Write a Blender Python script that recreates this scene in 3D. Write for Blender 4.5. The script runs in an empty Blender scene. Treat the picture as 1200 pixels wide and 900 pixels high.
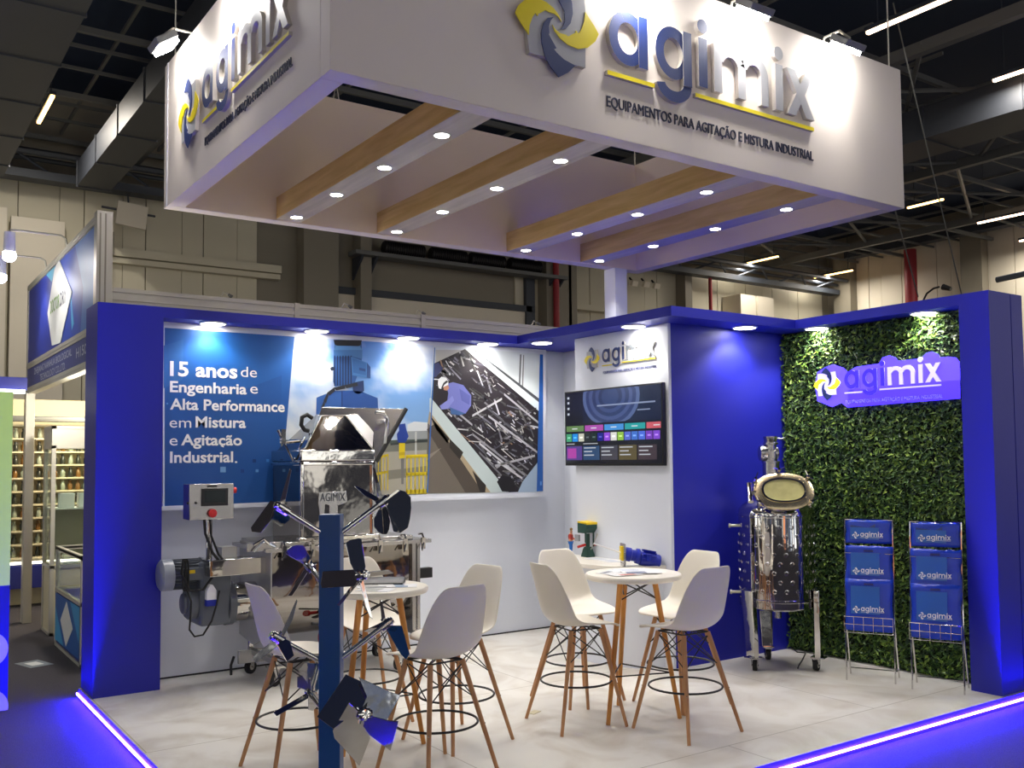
import bpy, bmesh, math, random
from mathutils import Vector, Matrix, noise
SC = bpy.context.scene
COL = SC.collection
rnd = random.Random(7)
R = math.radians

# ------------------------------------------------------------------ camera
F, PITCH, ROLL, YAW = 1114.371, 2.987, -0.509, 34.561
CAM = Vector((-1.394, -7.566, 1.645)); PPY = 30.674
_a, _p, _r = R(YAW), R(PITCH), R(ROLL)
FWD = Vector((math.sin(_a)*math.cos(_p), math.cos(_a)*math.cos(_p), math.sin(_p)))
_right = Vector((math.cos(_a), -math.sin(_a), 0)); _up = _right.cross(FWD)
RIGHT = _right*math.cos(_r) + _up*math.sin(_r); UP = RIGHT.cross(FWD)
cam_d = bpy.data.cameras.new('camera'); cam = bpy.data.objects.new('camera', cam_d); COL.objects.link(cam)
m3 = Matrix((RIGHT, UP, -FWD)).transposed()
cam.matrix_world = Matrix.Translation(CAM) @ m3.to_4x4()
cam_d.sensor_width = 36; cam_d.lens = F/1200*36; cam_d.shift_y = PPY/1200; cam_d.clip_end = 200
SC.camera = cam
# ------------------------------------------------------------------ world, exposure
w = bpy.data.worlds.new('hall_air'); SC.world = w; w.use_nodes = True
# the rest of the trade fair around the viewer: dim air with bright stands, screens and lamps in patches
_n = w.node_tree; _bg = _n.nodes['Background']; _bg.inputs[1].default_value = 0.72
_tc = _n.nodes.new('ShaderNodeTexCoord'); _mp = _n.nodes.new('ShaderNodeMapping'); _mp.inputs['Scale'].default_value = (2.2, 2.2, 4.0)
_v = _n.nodes.new('ShaderNodeTexVoronoi'); _v.inputs['Scale'].default_value = 5.5; _v.distance = 'CHEBYCHEV'
_cr = _n.nodes.new('ShaderNodeValToRGB'); _cr.color_ramp.interpolation = 'CONSTANT'
for _i, (_p0, _c) in enumerate(((0.0, (0.05, 0.05, 0.06, 1)), (0.38, (1.3, 1.28, 1.2, 1)), (0.46, (0.10, 0.10, 0.10, 1)), (0.60, (0.42, 0.42, 0.40, 1)), (0.72, (2.3, 2.25, 2.1, 1)), (0.79, (0.10, 0.12, 0.18, 1)), (0.92, (0.9, 0.36, 0.18, 1)), (0.955, (0.7, 0.75, 0.85, 1)))):
    _e = _cr.color_ramp.elements[_i] if _i < 2 else _cr.color_ramp.elements.new(_p0)
    _e.position = _p0; _e.color = _c
_sep = _n.nodes.new('ShaderNodeSeparateColor')
_n.links.new(_tc.outputs['Generated'], _mp.inputs['Vector']); _n.links.new(_mp.outputs['Vector'], _v.inputs['Vector'])
_n.links.new(_v.outputs['Color'], _sep.inputs[0]); _n.links.new(_sep.outputs[0], _cr.inputs['Fac']); _n.links.new(_cr.outputs['Color'], _bg.inputs[0])
SC.view_settings.view_transform = 'Standard'; SC.view_settings.look = 'None'
SC.view_settings.gamma = 1.0; SC.view_settings.use_curve_mapping = False
SC.view_settings.exposure = 1.08
P_CANOPY, P_FASCIA, P_FLOOD, LED_E = 17.5, 19.0, 18.0, 380.0
# measuring helpers: the point where a line of sight of the survey meets a plane of the stand
def _ray(x, y): return FWD + RIGHT*((x-600)/F) - UP*((y-450-PPY)/F)
def onZ(x, y, z=0.0): d = _ray(x, y); return CAM + d*((z-CAM.z)/d.z)
def onY(x, y, Y): d = _ray(x, y); return CAM + d*((Y-CAM.y)/d.y)
def onX(x, y, X): d = _ray(x, y); return CAM + d*((X-CAM.x)/d.x)
def atD(x, y, D): return CAM + _ray(x, y)*D
# ------------------------------------------------------------------ colour + materials
def lin(c):
    c /= 255.0
    return c/12.92 if c <= 0.04045 else ((c+0.055)/1.055)**2.4
def rgb(r, g, b): return (lin(r), lin(g), lin(b), 1.0)
def mat(name, col, rough=0.5, metal=0.0, noise_amt=0.0, nscale=8.0, bump=0.0, bscale=60.0, rough_var=0.0, coat=0.0, spec=None):
    m = bpy.data.materials.new(name); m.use_nodes = True
    nt = m.node_tree; b = nt.nodes['Principled BSDF']
    b.inputs['Base Color'].default_value = col; b.inputs['Roughness'].default_value = rough; b.inputs['Metallic'].default_value = metal
    if coat: b.inputs['Coat Weight'].default_value = coat
    if spec is not None: b.inputs['Specular IOR Level'].default_value = spec
    tc = nt.nodes.new('ShaderNodeTexCoord')
    if noise_amt or rough_var:
        n = nt.nodes.new('ShaderNodeTexNoise'); n.inputs['Scale'].default_value = nscale; n.inputs['Detail'].default_value = 4
        nt.links.new(tc.outputs['Object'], n.inputs['Vector'])
        if noise_amt:
            mx = nt.nodes.new('ShaderNodeMix'); mx.data_type = 'RGBA'
            mx.inputs[6].default_value = tuple(max(0, c*(1-noise_amt)) for c in col[:3])+(1,)
            mx.inputs[7].default_value = tuple(min(1, c*(1+noise_amt)) for c in col[:3])+(1,)
            nt.links.new(n.outputs['Fac'], mx.inputs[0]); nt.links.new(mx.outputs[2], b.inputs['Base Color'])
        if rough_var:
            mr = nt.nodes.new('ShaderNodeMapRange')
            mr.inputs['To Min'].default_value = max(0.02, rough-rough_var); mr.inputs['To Max'].default_value = rough+rough_var
            nt.links.new(n.outputs['Fac'], mr.inputs['Value']); nt.links.new(mr.outputs['Result'], b.inputs['Roughness'])
    if bump:
        n2 = nt.nodes.new('ShaderNodeTexNoise'); n2.inputs['Scale'].default_value = bscale; n2.inputs['Detail'].default_value = 3
        nt.links.new(tc.outputs['Object'], n2.inputs['Vector'])
        bp = nt.nodes.new('ShaderNodeBump'); bp.inputs['Strength'].default_value = bump; bp.inputs['Distance'].default_value = 0.01
        nt.links.new(n2.outputs['Fac'], bp.inputs['Height']); nt.links.new(bp.outputs['Normal'], b.inputs['Normal'])
    return m
def glow(name, col, e, base=(0.8, 0.8, 0.8, 1)):
    m = bpy.data.materials.new(name); m.use_nodes = True
    b = m.node_tree.nodes['Principled BSDF']
    b.inputs['Base Color'].default_value = base
    b.inputs['Emission Color'].default_value = col; b.inputs['Emission Strength'].default_value = e
    return m
def printed(name, rough=0.45, emit=0.0):
    m = bpy.data.materials.new(name); m.use_nodes = True
    nt = m.node_tree; b = nt.nodes['Principled BSDF']; a = nt.nodes.new('ShaderNodeVertexColor'); a.layer_name = 'Col'
    b.inputs['Roughness'].default_value = rough
    if emit:
        b.inputs['Base Color'].default_value = (0.01, 0.01, 0.01, 1)
        nt.links.new(a.outputs['Color'], b.inputs['Emission Color']); b.inputs['Emission Strength'].default_value = emit
    else: nt.links.new(a.outputs['Color'], b.inputs['Base Color'])
    return m
def wood(name, c1, c2, rough=0.45, scale=(1, 1, 1), rot=0):
    m = bpy.data.materials.new(name); m.use_nodes = True
    nt = m.node_tree; b = nt.nodes['Principled BSDF']; b.inputs['Roughness'].default_value = rough
    tc = nt.nodes.new('ShaderNodeTexCoord'); mp = nt.nodes.new('ShaderNodeMapping'); mp.inputs['Scale'].default_value = scale
    n = nt.nodes.new('ShaderNodeTexNoise'); n.inputs['Scale'].default_value = 3; n.inputs['Detail'].default_value = 6; n.inputs['Distortion'].default_value = 0.6
    cr = nt.nodes.new('ShaderNodeValToRGB'); cr.color_ramp.elements[0].color = c1; cr.color_ramp.elements[1].color = c2
    cr.color_ramp.elements[0].position = 0.3; cr.color_ramp.elements[1].position = 0.7
    nt.links.new(tc.outputs['Object'], mp.inputs['Vector']); nt.links.new(mp.outputs['Vector'], n.inputs['Vector'])
    nt.links.new(n.outputs['Fac'], cr.inputs['Fac']); nt.links.new(cr.outputs['Color'], b.inputs['Base Color'])
    return m
def glass(name, tint=(0.9, 1, 0.95, 1), rough=0.02):
    m = bpy.data.materials.new(name); m.use_nodes = True
    nt = m.node_tree; b = nt.nodes['Principled BSDF']; b.inputs['Base Color'].default_value = tint
    b.inputs['Roughness'].default_value = rough; b.inputs['Transmission Weight'].default_value = 1.0; b.inputs['IOR'].default_value = 1.15
    return m
M = dict(
    white=mat('white_paint', rgb(220, 224, 234), 0.45, noise_amt=0.02, nscale=3),  # bluish tint of the white stands for bounce from the blue LED
    canopy=mat('white_canvas', rgb(224, 214, 205), 0.6, noise_amt=0.03, nscale=2, bump=0.04, bscale=5),
    blue=mat('blue_paint', rgb(24, 30, 164), 0.5, noise_amt=0.04, nscale=2),
    navy=mat('navy_letter', rgb(20, 42, 100), 0.5), grey=mat('grey_letter', rgb(168, 168, 172), 0.4),
    yellow=mat('yellow_letter', rgb(228, 208, 10), 0.4), dark=mat('dark_letter', rgb(40, 44, 70), 0.5),
    wletter=mat('white_letter', rgb(240, 240, 244), 0.4), side=mat('letter_edge', rgb(190, 184, 176), 0.5),
    shell=mat('white_plastic', rgb(228, 222, 210), 0.38, noise_amt=0.015), black=mat('black_metal', rgb(22, 22, 26), 0.4),
    rubber=mat('black_rubber', rgb(26, 26, 28), 0.7), ttop=mat('white_laminate', rgb(232, 226, 214), 0.3),
    legw=wood('oak_leg', rgb(170, 116, 74), rgb(200, 150, 104), 0.45, (6, 6, 1)),
    legt=wood('amber_leg', rgb(186, 118, 46), rgb(214, 150, 74), 0.4, (6, 6, 1)),
    beam=wood('oak_laminate', rgb(204, 168, 108), rgb(232, 200, 142), 0.5, (7, 0.6, 7)),
    beamb=wood('pale_laminate', rgb(190, 180, 164), rgb(212, 202, 186), 0.5, (7, 0.6, 7)),
    hopm=mat('wavy_steel_dark_reflection', (0.33, 0.31, 0.29, 1), 0.05, 1.0, bump=0.22, bscale=3.5), chrome=mat('polished_steel', (0.60, 0.585, 0.56, 1), 0.05, 1.0, bump=0.10, bscale=6),  # hopm: base colour darkened to paint in dark hall reflections
    steel=mat('brushed_steel', (0.50, 0.49, 0.48, 1), 0.24, 1.0, bump=0.02, bscale=6),
    satin=mat('satin_steel', (0.48, 0.48, 0.48, 1), 0.42, 1.0, noise_amt=0.05, nscale=20),
    mgrey=mat('grey_enamel', rgb(96, 102, 112), 0.35, noise_amt=0.04), mlight=mat('silver_enamel', rgb(140, 146, 156), 0.3),
    post=mat('post_blue_enamel', rgb(16, 70, 130), 0.35, noise_amt=0.05, nscale=5),
    mblue=mat('blue_enamel', rgb(28, 44, 165), 0.35), green=mat('green_enamel', rgb(26, 66, 56), 0.4),
    alu=mat('aluminium_profile', rgb(188, 184, 172), 0.4, 0.3), cream=mat('cream_board', rgb(206, 196, 164), 0.6),
    red=mat('red_plastic', rgb(190, 30, 30), 0.4), yel=mat('yellow_plastic', rgb(235, 200, 10), 0.4), screen=mat('dark_screen', rgb(34, 42, 44), 0.15),
    brass=mat('brass_trim', (0.92, 0.76, 0.46, 1), 0.25, 1.0), glass=glass('clear_glass'), print=printed('printed_film'),
    lens=glow('lamp_lens', (1.0, 0.95, 0.86, 1), 18), flood=glow('flood_lens', (1.0, 0.97, 0.93, 1), 40), tube=glow('warm_tube', (1.0, 0.56, 0.16, 1), 4.2),
    tubew=glow('warm_white_tube', (1.0, 0.66, 0.42, 1), 5), led=glow('blue_led', (0.018, 0.007, 1.0, 1), LED_E), tv=printed('screen_pixels', 0.2, 0.62),
    hallw=mat('hall_panel', rgb(206, 200, 178), 0.6, noise_amt=0.06, nscale=0.6), hallp=mat('hall_panel_pale', rgb(226, 218, 200), 0.6, noise_amt=0.04, nscale=0.6),
    hallc=mat('hall_column_paint', rgb(136, 130, 116), 0.6, noise_amt=0.06, nscale=1), dkm=mat('dark_roof_steel', rgb(58, 64, 74), 0.55), mid=mat('mid_roof_steel', rgb(104, 106, 106), 0.55),
    duct=mat('dark_duct', rgb(58, 62, 70), 0.5, noise_amt=0.1, nscale=1), warm_tint=mat('warm_bounce_beige', rgb(246, 228, 204), 0.7, noise_amt=0.03, nscale=2), deck=mat('roof_deck', rgb(30, 46, 72), 0.8),
    skin=mat('skin', rgb(214, 160, 126), 0.5), shirt=mat('red_cloth', rgb(176, 58, 50), 0.7), jeans=mat('blue_cloth', rgb(30, 110, 200), 0.7), hair=mat('fair_hair', rgb(150, 116, 66), 0.7),
    paper=mat('paper', rgb(226, 226, 228), 0.5), lime=glow('lime_panel_added_glow', rgb(160, 190, 90), 0.28, rgb(170, 200, 96)), kblue=mat('royal_panel', rgb(28, 36, 120), 0.5), wcirc=mat('white_vinyl', rgb(226, 226, 222), 0.5),  # lime: weak glow added to brighten the kiosk panel
    bag=mat('blue_poly_bag', rgb(28, 64, 196), 0.25, noise_amt=0.12, nscale=9, bump=0.15, bscale=14), bagp=mat('bag_print', rgb(30, 96, 190), 0.3), bagd=mat('bag_print_dark', rgb(24, 54, 130), 0.3),
    redpipe=mat('red_pipe_paint', rgb(150, 32, 44), 0.5), sfloor=None)
# ------------------------------------------------------------------ object helpers
def mw(o):
    if o is None: return Matrix.Identity(4)
    return mw(o.parent) @ Matrix.LocRotScale(o.location, o.rotation_euler, o.scale)
def thing(name, label, cat, loc=(0, 0, 0), rotz=0.0, group=None):
    o = bpy.data.objects.new(name, None); COL.objects.link(o); o.empty_display_size = 0.1
    o.location = loc; o.rotation_euler = (0, 0, rotz); o['label'] = label; o['category'] = cat
    if group: o['group'] = group
    return o
def tag(o, label, cat, group=None):
    o['label'] = label; o['category'] = cat
    if group: o['group'] = group
    return o
def struct(o, label=None):
    o['kind'] = 'structure'
    if label: o['label'] = label
    return o
def copy_tree(o, parent=None):
    c = o.copy(); COL.objects.link(c); c.parent = parent
    for ch in list(o.children): copy_tree(ch, c)
    return c
def basis(axis):
    z = Vector(axis).normalized(); x = z.orthogonal().normalized(); y = z.cross(x); return x, y, z
class MB:
    def __init__(s): s.bm = bmesh.new(); s.lay = None
    def poly(s, pts, col=None):
        vs = [s.bm.verts.new(p) for p in pts]; f = s.bm.faces.new(vs)
        if col is not None:
            if s.lay is None: s.lay = s.bm.loops.layers.float_color.new('Col')
            for l in f.loops: l[s.lay] = col
        return f
    def box(s, c, d, rz=0.0, mtx=None):
        c = Vector(c); hx, hy, hz = d[0]/2, d[1]/2, d[2]/2
        m = mtx if mtx is not None else Matrix.Rotation(rz, 3, 'Z')
        v = [s.bm.verts.new(c + m @ Vector((x*hx, y*hy, z*hz))) for x in (-1, 1) for y in (-1, 1) for z in (-1, 1)]
        for q in ((0, 1, 3, 2), (4, 6, 7, 5), (0, 4, 5, 1), (2, 3, 7, 6), (0, 2, 6, 4), (1, 5, 7, 3)): s.bm.faces.new([v[i] for i in q])
        return s
    def bb(s, a, b):
        return s.box([(a[i]+b[i])/2 for i in range(3)], [abs(b[i]-a[i]) for i in range(3)])
    def ring(s, c, x, y, r, n, ph=0.0): return [s.bm.verts.new(c + x*(r*math.cos(ph+2*math.pi*i/n)) + y*(r*math.sin(ph+2*math.pi*i/n))) for i in range(n)]
    def skin(s, rings, closed=True):
        for a, b in zip(rings, rings[1:]):
            n = len(a)
            for i in range(n if closed else n-1): s.bm.faces.new((a[i], a[(i+1) % n], b[(i+1) % n], b[i]))
    def lathe(s, prof, c, axis=(0, 0, 1), n=28, caps=True):
        x, y, z = basis(axis); c = Vector(c)
        rs = [s.ring(c+z*h, x, y, max(r, 1e-4), n) for r, h in prof]; s.skin(rs)
        if caps: s.bm.faces.new(list(reversed(rs[0]))); s.bm.faces.new(rs[-1])
        return s
    def cyl(s, p0, p1, r0, r1=None, n=16):
        p0, p1 = Vector(p0), Vector(p1)
        return s.lathe([(r0, 0), (r1 if r1 is not None else r0, (p1-p0).length)], p0, p1-p0, n)
    def tube(s, pts, r, n=8, closed=False):
        pts = [Vector(p) for p in pts]; N = len(pts); rs = []; x = None
        for i, p in enumerate(pts):
            a = pts[(i-1) % N] if (closed or i > 0) else p; b = pts[(i+1) % N] if (closed or i < N-1) else p
            t = (b-a).normalized()
            if x is None: x = t.orthogonal().normalized()
            x = (x - t*x.dot(t)).normalized(); y = t.cross(x)
            rs.append(s.ring(p, x, y, r, n))
        if closed: rs.append(rs[0])
        s.skin(rs)
        if not closed: s.bm.faces.new(list(reversed(rs[0]))); s.bm.faces.new(rs[-1])
        return s
    def prism(s, pts, vec):
        vec = Vector(vec); a = [s.bm.verts.new(Vector(p)) for p in pts]; b = [s.bm.verts.new(Vector(p)+vec) for p in pts]
        s.bm.faces.new(list(reversed(a))); s.bm.faces.new(b); n = len(a)
        for i in range(n): s.bm.faces.new((a[i], a[(i+1) % n], b[(i+1) % n], b[i]))
        return s
    def ball(s, c, r, n=14, k=9, sc=(1, 1, 1)):
        c = Vector(c); rs = []
        for j in range(k+1):
            t = math.pi*j/k; rr = max(r*math.sin(t), 1e-4)
            rs.append([s.bm.verts.new(c+Vector((sc[0]*rr*math.cos(2*math.pi*i/n), sc[1]*rr*math.sin(2*math.pi*i/n), -sc[2]*r*math.cos(t)))) for i in range(n)])
        s.skin(rs); s.bm.faces.new(list(reversed(rs[0]))); s.bm.faces.new(rs[-1]); return s
    def build(s, name, material, parent=None, bevel=0.0, smooth=True, sub=0, seg=2, norm=True):
        if norm: bmesh.ops.recalc_face_normals(s.bm, faces=s.bm.faces)
        me = bpy.data.meshes.new(name); s.bm.to_mesh(me); s.bm.free()
        if parent is not None: me.transform(mw(parent).inverted())
        me.materials.append(material)
        if smooth:
            for p in me.polygons: p.use_smooth = True
            me.set_sharp_from_angle(angle=R(38))
        o = bpy.data.objects.new(name, me); COL.objects.link(o); o.parent = parent
        if bevel:
            b = o.modifiers.new('bevel', 'BEVEL'); b.width = bevel; b.segments = seg; b.limit_method = 'ANGLE'; b.angle_limit = R(40)
        if sub:
            b = o.modifiers.new('sub', 'SUBSURF'); b.levels = sub; b.render_levels = sub
        return o
def qbox(name, a, b, material, parent=None, bevel=0.0): return MB().bb(a, b).build(name, material, parent, bevel)
# lettering: outlines of a string as 2D faces in em units
_tc = {}
def glyphs(s, bold=0.0):
    k = (s, bold)
    if k not in _tc:
        c = bpy.data.curves.new('lettering', 'FONT'); c.body = s; c.offset = bold; c.resolution_u = 3
        o = bpy.data.objects.new('lettering', c); COL.objects.link(o)
        dg = bpy.context.evaluated_depsgraph_get(); dg.update()
        me = bpy.data.meshes.new_from_object(o.evaluated_get(dg))
        _tc[k] = ([tuple(v.co[:2]) for v in me.vertices], [tuple(p.vertices) for p in me.polygons])
        bpy.data.objects.remove(o); bpy.data.curves.remove(c); bpy.data.meshes.remove(me)
    return _tc[k]
def letter(mb, s, org, right, up, nrm, width=None, cap=0.1, depth=0.002, bold=0.0, col=None):
    """adds the string s to mb: cap = height of a capital, width = total width (or natural)"""
    vs, fs = glyphs(s, bold); hv, _ = glyphs('H', bold)
    hh = max(v[1] for v in hv) - min(v[1] for v in hv); y0 = min(v[1] for v in hv)
    x0 = min(v[0] for v in vs); x1 = max(v[0] for v in vs); sy = cap/hh; sx = (width/(x1-x0)) if width else sy
    org, right, up, nrm = Vector(org), Vector(right), Vector(up), Vector(nrm)
    P = [org + right*((v[0]-x0)*sx) + up*((v[1]-y0)*sy) for v in vs]
    top = [mb.bm.verts.new(p+nrm*depth) for p in P]
    if col is not None and mb.lay is None: mb.lay = mb.bm.loops.layers.float_color.new('Col')
    edges = {}
    for f in fs:
        nf = mb.bm.faces.new([top[i] for i in f])
        if col is not None:
            for l in nf.loops: l[mb.lay] = col
        for i in range(len(f)):
            e = (f[i], f[(i+1) % len(f)]); edges[e] = 1
    if depth > 0.0015:
        bot = [mb.bm.verts.new(p) for p in P]
        for (a, b) in edges:
            if (b, a) not in edges: mb.bm.faces.new((top[b], top[a], bot[a], bot[b]))
    return (x1-x0)*sx
# ------------------------------------------------------------------ the company logo, in metres of the large sign
def _em(pts, rot=False):
    out = []
    for x, y in pts:
        if rot: x, y = 1050-x, 540-y
        p = onY(590+x/9, y/9, -3.206); out.append((p.x-1.93, p.z-4.19))
    return out
Y_BL = [(478, 285), (500, 350), (560, 430), (640, 495), (750, 540), (850, 525), (930, 460), (965, 385), (920, 300), (822, 150), (812, 250), (782, 335), (750, 377), (735, 350), (722, 348), (722, 368), (690, 382), (645, 408), (612, 388), (555, 372), (510, 335)]
B_BL = [(490, 205), (430, 212), (382, 270), (358, 370), (366, 480), (400, 620), (460, 730), (545, 835), (640, 790), (720, 715), (600, 650), (520, 575), (495, 542), (520, 532), (480, 460), (440, 388), (446, 370), (440, 300), (460, 240)]
BASE = [(240, 575), (830, 735), (832, 150), (810, -35), (220, -195), (218, 390)]
def arc(cx, cy, r, a0, a1, n): return [(cx+r*math.cos(R(a0+(a1-a0)*i/n)), cy+r*math.sin(R(a0+(a1-a0)*i/n))) for i in range(n+1)]
def ringpoly(cx, cy, rx, ry, t, a0=0, a1=360, n=26):
    q = []
    for i in range(n):
        b0, b1 = R(a0+(a1-a0)*i/n), R(a0+(a1-a0)*(i+1)/n)
        q.append([(cx+rx*math.cos(b0), cy+ry*math.sin(b0)), (cx+rx*math.cos(b1), cy+ry*math.sin(b1)), (cx+(rx-t)*math.cos(b1), cy+(ry-t)*math.sin(b1)), (cx+(rx-t)*math.cos(b0), cy+(ry-t)*math.sin(b0))])
    return q
def rect(x0, y0, x1, y1): return [(x0, y0), (x1, y0), (x1, y1), (x0, y1)]
def word_shapes():
    B = -0.11                                   # baseline relative to the emblem centre
    L = {}
    L['a'] = ringpoly(0.555, B+0.165, 0.155, 0.172, 0.072) + [rect(0.640, B, 0.715, B+0.33)]
    g = ringpoly(0.940, B+0.165, 0.155, 0.172, 0.072) + [rect(1.025, B-0.03, 1.100, B+0.33)]
    g += ringpoly(0.945, B-0.03, 0.155, 0.125, 0.072, 190, 362, 18); L['g'] = g
    L['i'] = [rect(1.170, B, 1.250, B+0.33), arc(1.210, B+0.41, 0.048, 0, 345, 22)]
    m = [rect(1.315, B, 1.390, B+0.33), rect(1.545, B, 1.620, B+0.20), rect(1.775, B, 1.850, B+0.20)]
    m += ringpoly(1.475, B+0.195, 0.146, 0.142, 0.073, 0, 165, 14) + ringpoly(1.705, B+0.195, 0.146, 0.142, 0.073, 0, 165, 14); L['m'] = m
    L['j'] = [rect(1.925, B, 2.005, B+0.33), arc(1.965, B+0.41, 0.048, 0, 345, 22)]
    L['x'] = [[(2.050, B), (2.140, B), (2.345, B+0.33), (2.255, B+0.33)], [(2.255, B), (2.345, B), (2.140, B+0.33), (2.050, B+0.33)]]
    return L
WORD = word_shapes()
def logo(org, right, nrm, sc, depth, parent, mats=None, tagline=True, name='sign', plate=True, underline=True, up=(0, 0, 1)):
    org, right, up, nrm = Vector(org), Vector(right).normalized(), Vector(up).normalized(), Vector(nrm).normalized()
    mt = mats or dict(base=M['grey'], y=M['yellow'], b=M['navy'], ag=M['navy'], mix=M['grey'], tag=M['dark'], ul=M['yellow'])
    T = lambda p, d=0.0: org + right*(p[0]*sc) + up*(p[1]*sc) + nrm*d
    def ex(name, polys, d0, d1, m, par, step=False):
        b = MB(); lay = 0.0; ln = 0.0006*max(sc, 0.25)
        for iq, q in enumerate(polys):
            if step and len(q) == 4 and (q[0][1] == q[1][1] and q[1][0] == q[2][0] or iq == 1 and len(polys) == 2): lay = ln*(1+0.3*iq)
            else: lay = ln*0.1*(iq % 2) if step else 0.0
            b.prism([T(p, d0) for p in q], nrm*(d1-d0+lay))
        o = b.build(name, m, par, smooth=False)
        if d1-d0 > 0.006:
            inv = mw(par).to_3x3().inverted(); nl = (inv @ nrm).normalized(); o.data.materials.append(M['side'])
            for f in o.data.polygons:
                if abs(f.normal.dot(nl)) < 0.5: f.material_index = 1
        return o
    if plate:
        e = ex('emblem', [_em(BASE)], 0, depth, mt['base'], parent)
    else: e = None
    dd = max(depth*0.15, 0.0012)
    y = ex('emblem_blade' if plate else 'emblem', [_em(Y_BL), _em(Y_BL, True)], depth if plate else 0, depth+dd, mt['y'], e or parent)
    ex('emblem_blade', [_em(B_BL), _em(B_BL, True)], depth if plate else 0, depth+dd, mt['b'], e or y)
    for k in ('a', 'g', 'i', 'm', 'j', 'x'):
        ex('letter', WORD[k], 0, depth, mt['ag'] if k in 'agi' else mt['mix'], parent, True)
    if underline: ex('underline', [rect(0.39, -0.205, 0.78, -0.178), rect(1.14, -0.185, 2.345, -0.158)], 0, depth*0.8, mt['ul'], parent)
    if tagline:
        b = MB(); letter(b, 'EQUIPAMENTOS PARA AGITAÇÃO E MISTURA INDUSTRIAL', T((0.40, -0.395)), right, up, nrm, 1.955*sc, 0.066*sc, max(depth*0.25, 0.0015), 0.0)
        b.build('tagline', mt['tag'], parent, smooth=False)
# ================================================================== THE SETTING
UPV = Vector((0, 0, 1))
def floor_mats():
    m = mat('platform_laminate', rgb(216, 212, 204), 0.32); nt = m.node_tree; b = nt.nodes['Principled BSDF']
    tc = nt.nodes.new('ShaderNodeTexCoord')
    n = nt.nodes.new('ShaderNodeTexNoise'); n.inputs['Scale'].default_value = 2.2; n.inputs['Detail'].default_value = 5; n.inputs['Distortion'].default_value = 1.2
    cr = nt.nodes.new('ShaderNodeValToRGB'); cr.color_ramp.elements[0].color = rgb(196, 188, 176); cr.color_ramp.elements[1].color = rgb(222, 219, 213)
    cr.color_ramp.elements[0].position = 0.30; cr.color_ramp.elements[1].position = 0.58
    br = nt.nodes.new('ShaderNodeTexBrick'); br.inputs['Scale'].default_value = 1.0; br.offset = 0.5
    br.inputs['Brick Width'].default_value = 2.75; br.inputs['Row Height'].default_value = 1.85; br.inputs['Mortar Size'].default_value = 0.004; br.inputs['Mortar Smooth'].default_value = 0.2
    br.inputs['Color1'].default_value = (1, 1, 1, 1); br.inputs['Color2'].default_value = (1, 1, 1, 1); br.inputs['Mortar'].default_value = (0.55, 0.52, 0.48, 1)
    mx = nt.nodes.new('ShaderNodeMix'); mx.data_type = 'RGBA'; mx.blend_type = 'MULTIPLY'; mx.inputs[0].default_value = 1.0
    nt.links.new(tc.outputs['Object'], n.inputs['Vector']); nt.links.new(tc.outputs['Object'], br.inputs['Vector'])
    nt.links.new(n.outputs['Fac'], cr.inputs['Fac']); nt.links.new(cr.outputs['Color'], mx.inputs[6]); nt.links.new(br.outputs['Color'], mx.inputs[7])
    nt.links.new(mx.outputs[2], b.inputs['Base Color'])
    mr = nt.nodes.new('ShaderNodeMapRange'); mr.inputs['To Min'].default_value = 0.24; mr.inputs['To Max'].default_value = 0.48
    nt.links.new(n.outputs['Fac'], mr.inputs['Value']); nt.links.new(mr.outputs['Result'], b.inputs['Roughness'])
    c = mat('carpet', rgb(66, 62, 70), 0.95, noise_amt=0.45, nscale=90, bump=0.6, bscale=220)
    return m, c
M['plat'], M['carpet'] = floor_mats()
Zt, Zs = 2.80, 2.723
X0, Xr, Yf = 0.0, 0.458, -0.337
Xtf, Xtp = 3.655, 3.899
Ybf, Ybw = -2.371, -2.077
Xgf, Xgw, Ypr, Ypi = 5.087, 5.327, -4.031, -3.81
struct(MB().bb((-12, -14, -0.18), (40, 22, -0.08)).build('floor', M['carpet']), 'dark grey exhibition hall carpet')
struct(MB().prism([(-0.016, 0.07, -0.08), (-0.016, -4.05, -0.08), (5.6, -4.05, -0.08), (5.6, 0.07, -0.08)], (0, 0, 0.08)).build('floor_platform', M['plat']), 'raised pale laminate stand platform')
# stand walls
struct(qbox('wall_left', (X0, Yf, 0), (Xr, 0.07, Zs), M['blue']), 'wide blue pillar closing the left end of the stand')
struct(qbox('wall_back', (Xr, 0.0, 0), (5.4, 0.07, Zs), M['white']), 'white back wall of the stand')
struct(qbox('baseboard_back', (Xr, -0.006, 0), (4.3, -0.001, 0.012), M['black']), 'thin dark joint along the foot of the back wall')
struct(qbox('wall_display', (Xtp, Ybw, 0), (Xtp+0.03, -0.885, Zs), M['white'], bevel=0.003), 'white panel wall that carries the television')
struct(qbox('wall_storage', (Xtp+0.03, Ybw, 0), (Xgw, Ybw+0.06, Zs), M['blue']), 'blue wall of the storage room')
struct(qbox('wall_recess', (4.45, -1.9, 0), (4.5, 0.0, Zs), M['white']), 'white side wall behind the television panel')
struct(qbox('wall_right', (Xgw, Ypi+0.0, 0), (Xgw+0.07, Ybw, Zs), M['blue']), 'backing wall of the hedge')
pb = MB(); pb.bb((Xgf, Ypr, 0), (5.372, Ypi, Zt)); pb.bb((5.382, Ypr, 0), (5.533, Ypi, Zt)); pb.bb((5.36, Ypr+0.01, 0), (5.40, Ypi, Zt-0.005))
struct(pb.build('wall_end_right', M['blue']), 'blue end pillar right of the hedge')
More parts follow.
